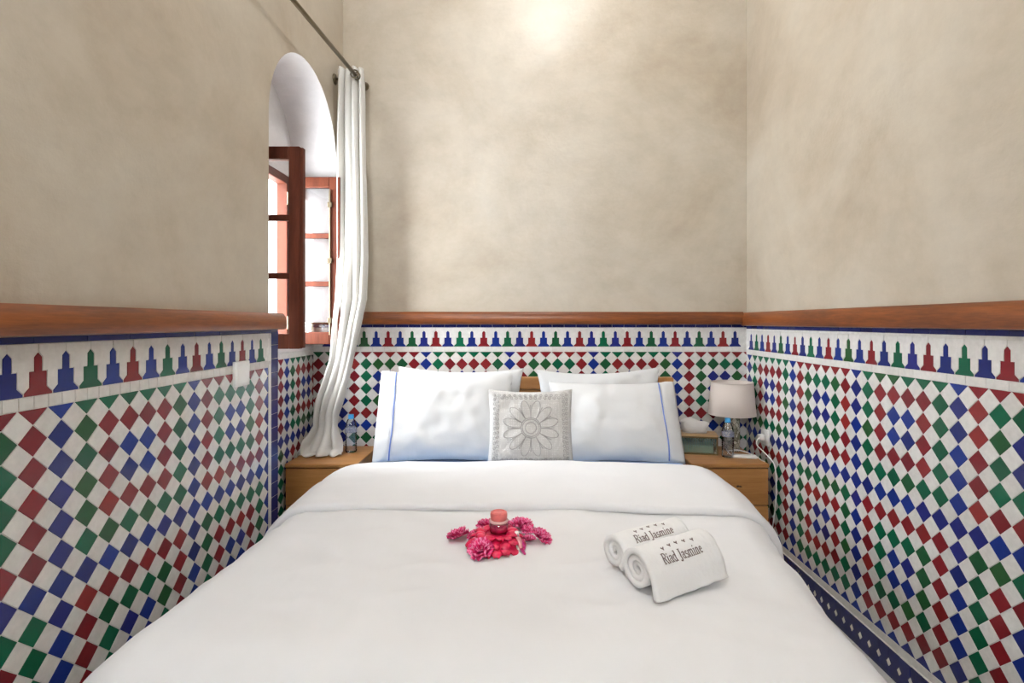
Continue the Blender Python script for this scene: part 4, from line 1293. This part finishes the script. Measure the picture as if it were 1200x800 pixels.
def at_bed(px, py, lift=0.0):
    Y = 1.5
    for _ in range(12):
        x = (px - VPX) * Y / FPX; z = duvet_z(x, Y) + lift; Y = (EYE - z) * FPX / (py - VPY)
    return Vector((x, Y, duvet_z(x, Y)))
P = at_bed(538, 632); flower(P + Vector((0, 0, 0.001)), 0.034, 0.35, 2.6, 'magenta carnation lying apart on the duvet, away from the towels')
P = at_bed(564, 651); flower(P + Vector((0, 0, 0.001)), 0.036, 0.45, -1.9, 'pale edged magenta carnation lying in front of the petal mound')
P = at_bed(632, 635); flower(P + Vector((0, 0, 0.001)), 0.033, 0.55, -0.2, 'magenta carnation lying beside the little bird towards the towels')
P = at_bed(611, 620); flower(P + Vector((0, 0, 0.004)), 0.037, 0.20, 0.8, 'deep magenta carnation behind the petal mound beside the jar')
P = at_bed(570, 619); flower(P + Vector((0, 0, 0.004)), 0.031, 0.20, 2.2, 'deep magenta carnation half hidden behind the jar and the petals')
for k, (x, y, lb) in enumerate(((596, 612, 'small red blossom pressed between the jar and the deep magenta carnation'), (620, 630, 'small red blossom at the mound rim just beside the little bird'),
                                (556, 625, 'small red blossom at the mound rim facing the carnation that lies apart'), (617, 618, 'small red blossom just below the deep magenta carnation beside the jar'))):
    P = at_bed(x, y + 6); flower(P + Vector((0, 0, 0.003)), 0.021, 0.3, k * 1.7, lb)
# jar
JZ = FZ + 0.035
jar = tag(empty('candle_jar', (FC.x + 0.008, FC.y + 0.012, JZ)), 'small glass jar with a coral candle lid standing on the red petals', 'jar')
m = MB(); m.lathe([(0.020, 0.0), (0.026, 0.002), (0.0275, 0.008), (0.0275, 0.022), (0.025, 0.028), (0.023, 0.030)], 28, cap=False); m.build('jar_body', M['jar_glass'], jar, True)
m = MB(); m.lathe([(0.018, 0.001), (0.023, 0.003), (0.0245, 0.010), (0.0235, 0.018), (0.001, 0.019)], 20); m.build('petal_filling', M['petal_pink'], jar, True)
m = MB(); m.lathe([(0.0265, 0.030), (0.0285, 0.032), (0.0285, 0.036), (0.025, 0.038)], 28); m.build('lid_flange', M['jar_rim'], jar, True)
m = MB(); m.lathe([(0.023, 0.038), (0.0245, 0.040), (0.0255, 0.054), (0.024, 0.060), (0.019, 0.062), (0.017, 0.059), (0.001, 0.059)], 28); auto_smooth(m.build('candle', M['jar_wax'], jar), 50)
# bird
HB = at_bed(606, 641); TBp = at_bed(620, 656)
bird = tag(empty('bird_figurine', HB), 'tiny pink and white bird figurine resting against the petals', 'figurine')
dirv = (TBp - HB); dirv.z = 0; dirv.normalize()
bx = lambda d, z, s=0.0: Vector((dirv.x * d - dirv.y * s, dirv.y * d + dirv.x * s, z))
m = MB(); m.tube([bx(-0.006, 0.046), bx(-0.005, 0.043), bx(-0.002, 0.038), bx(0.001, 0.031), bx(0.006, 0.023), bx(0.014, 0.016), bx(0.024, 0.010), bx(0.032, 0.007)], [0.003, 0.0065, 0.0075, 0.0070, 0.0105, 0.0115, 0.0085, 0.004], 12); m.build('body', M['bird_pink'], bird, True)
m = MB(); m.ellipsoid(bx(-0.003, 0.0395), 0.0082, 0.0082, 0.0080, 12, 8); hd = m.build('head', M['bird_white'], bird, True)
for s in (-1, 1):
    m = MB(); m.ellipsoid(bx(0.002, 0.0415, s * 0.0066), 0.0018, 0.0018, 0.0018, 6, 4); m.build('eye', M['dark'], hd, True)
m = MB(); m.tube([bx(0.003, 0.039), bx(0.009, 0.037), bx(0.013, 0.0355)], [0.0022, 0.0012, 0.0003], 6); m.build('beak', M['bird_grey'], hd, True)
for s, mt in ((-1, 'bird_white'), (1, 'bird_wing')):
    v = []; f = []
    for j in range(7):
        w = j / 6
        for i in range(4):
            u = i / 3
            v.append(bx(0.004 + 0.036 * w, 0.027 - 0.020 * w + 0.002 * math.sin(PI * u) - 0.006 * u * math.sin(PI * (0.2 + 0.8 * w)), s * (0.007 + 0.010 * u * math.sin(PI * (0.12 + 0.86 * w)))))
    f = [(j * 4 + i, j * 4 + i + 1, j * 4 + i + 5, j * 4 + i + 4) for j in range(6) for i in range(3)]
    o = mesh_obj('wing', v, f, M[mt], bird, True); so = o.modifiers.new('thick', 'SOLIDIFY'); so.thickness = 0.0015
v = [bx(0.028, 0.009, -0.003), bx(0.028, 0.009, 0.003), bx(0.045, 0.005, 0.005), bx(0.062, 0.003, 0.003), bx(0.062, 0.003, -0.002), bx(0.045, 0.006, -0.004)]
o = mesh_obj('tail', v, [(0, 1, 2, 5), (5, 2, 3, 4)], M['bird_wing'], bird); so = o.modifiers.new('thick', 'SOLIDIFY'); so.thickness = 0.002

# ------------------------------------------------------------------ ceiling lamp above the bed head (gives the pool of light high on the wall), plus a second one added as fill
t = NT('lit_opal_glass'); vc = t.coord('Object'); nz = t.noise(vc, 4, 2)
t.link(t.ramp(nz, [(0.3, (1.0, 0.93, 0.82)), (0.7, (1.0, 0.96, 0.88))]), t.b.inputs['Emission Color']); t.set(Emission_Strength=6.0); M['opal'] = t.m
for lx, ly, lb in ((0.20, 2.25, 'round opal glass ceiling lamp with a bronze rim above the pillows'), (-0.70, 0.35, 'added round opal glass fill lamp with a bronze rim above the foot of the bed')):
    cl_ = tag(empty('ceiling_lamp', (lx, ly, ZC)), lb, 'ceiling lamp', 'opal ceiling lamps')
    m = MB(); m.lathe([(0.13, 0.0), (0.13, -0.02), (0.115, -0.025)], 32); auto_smooth(m.build('rim', M['iron'], cl_))
    m = MB(); m.lathe([(0.115, -0.022), (0.108, -0.050), (0.085, -0.080), (0.045, -0.100), (0.001, -0.105)], 32, cap=False); m.build('glass_dome', M['opal'], cl_, True)
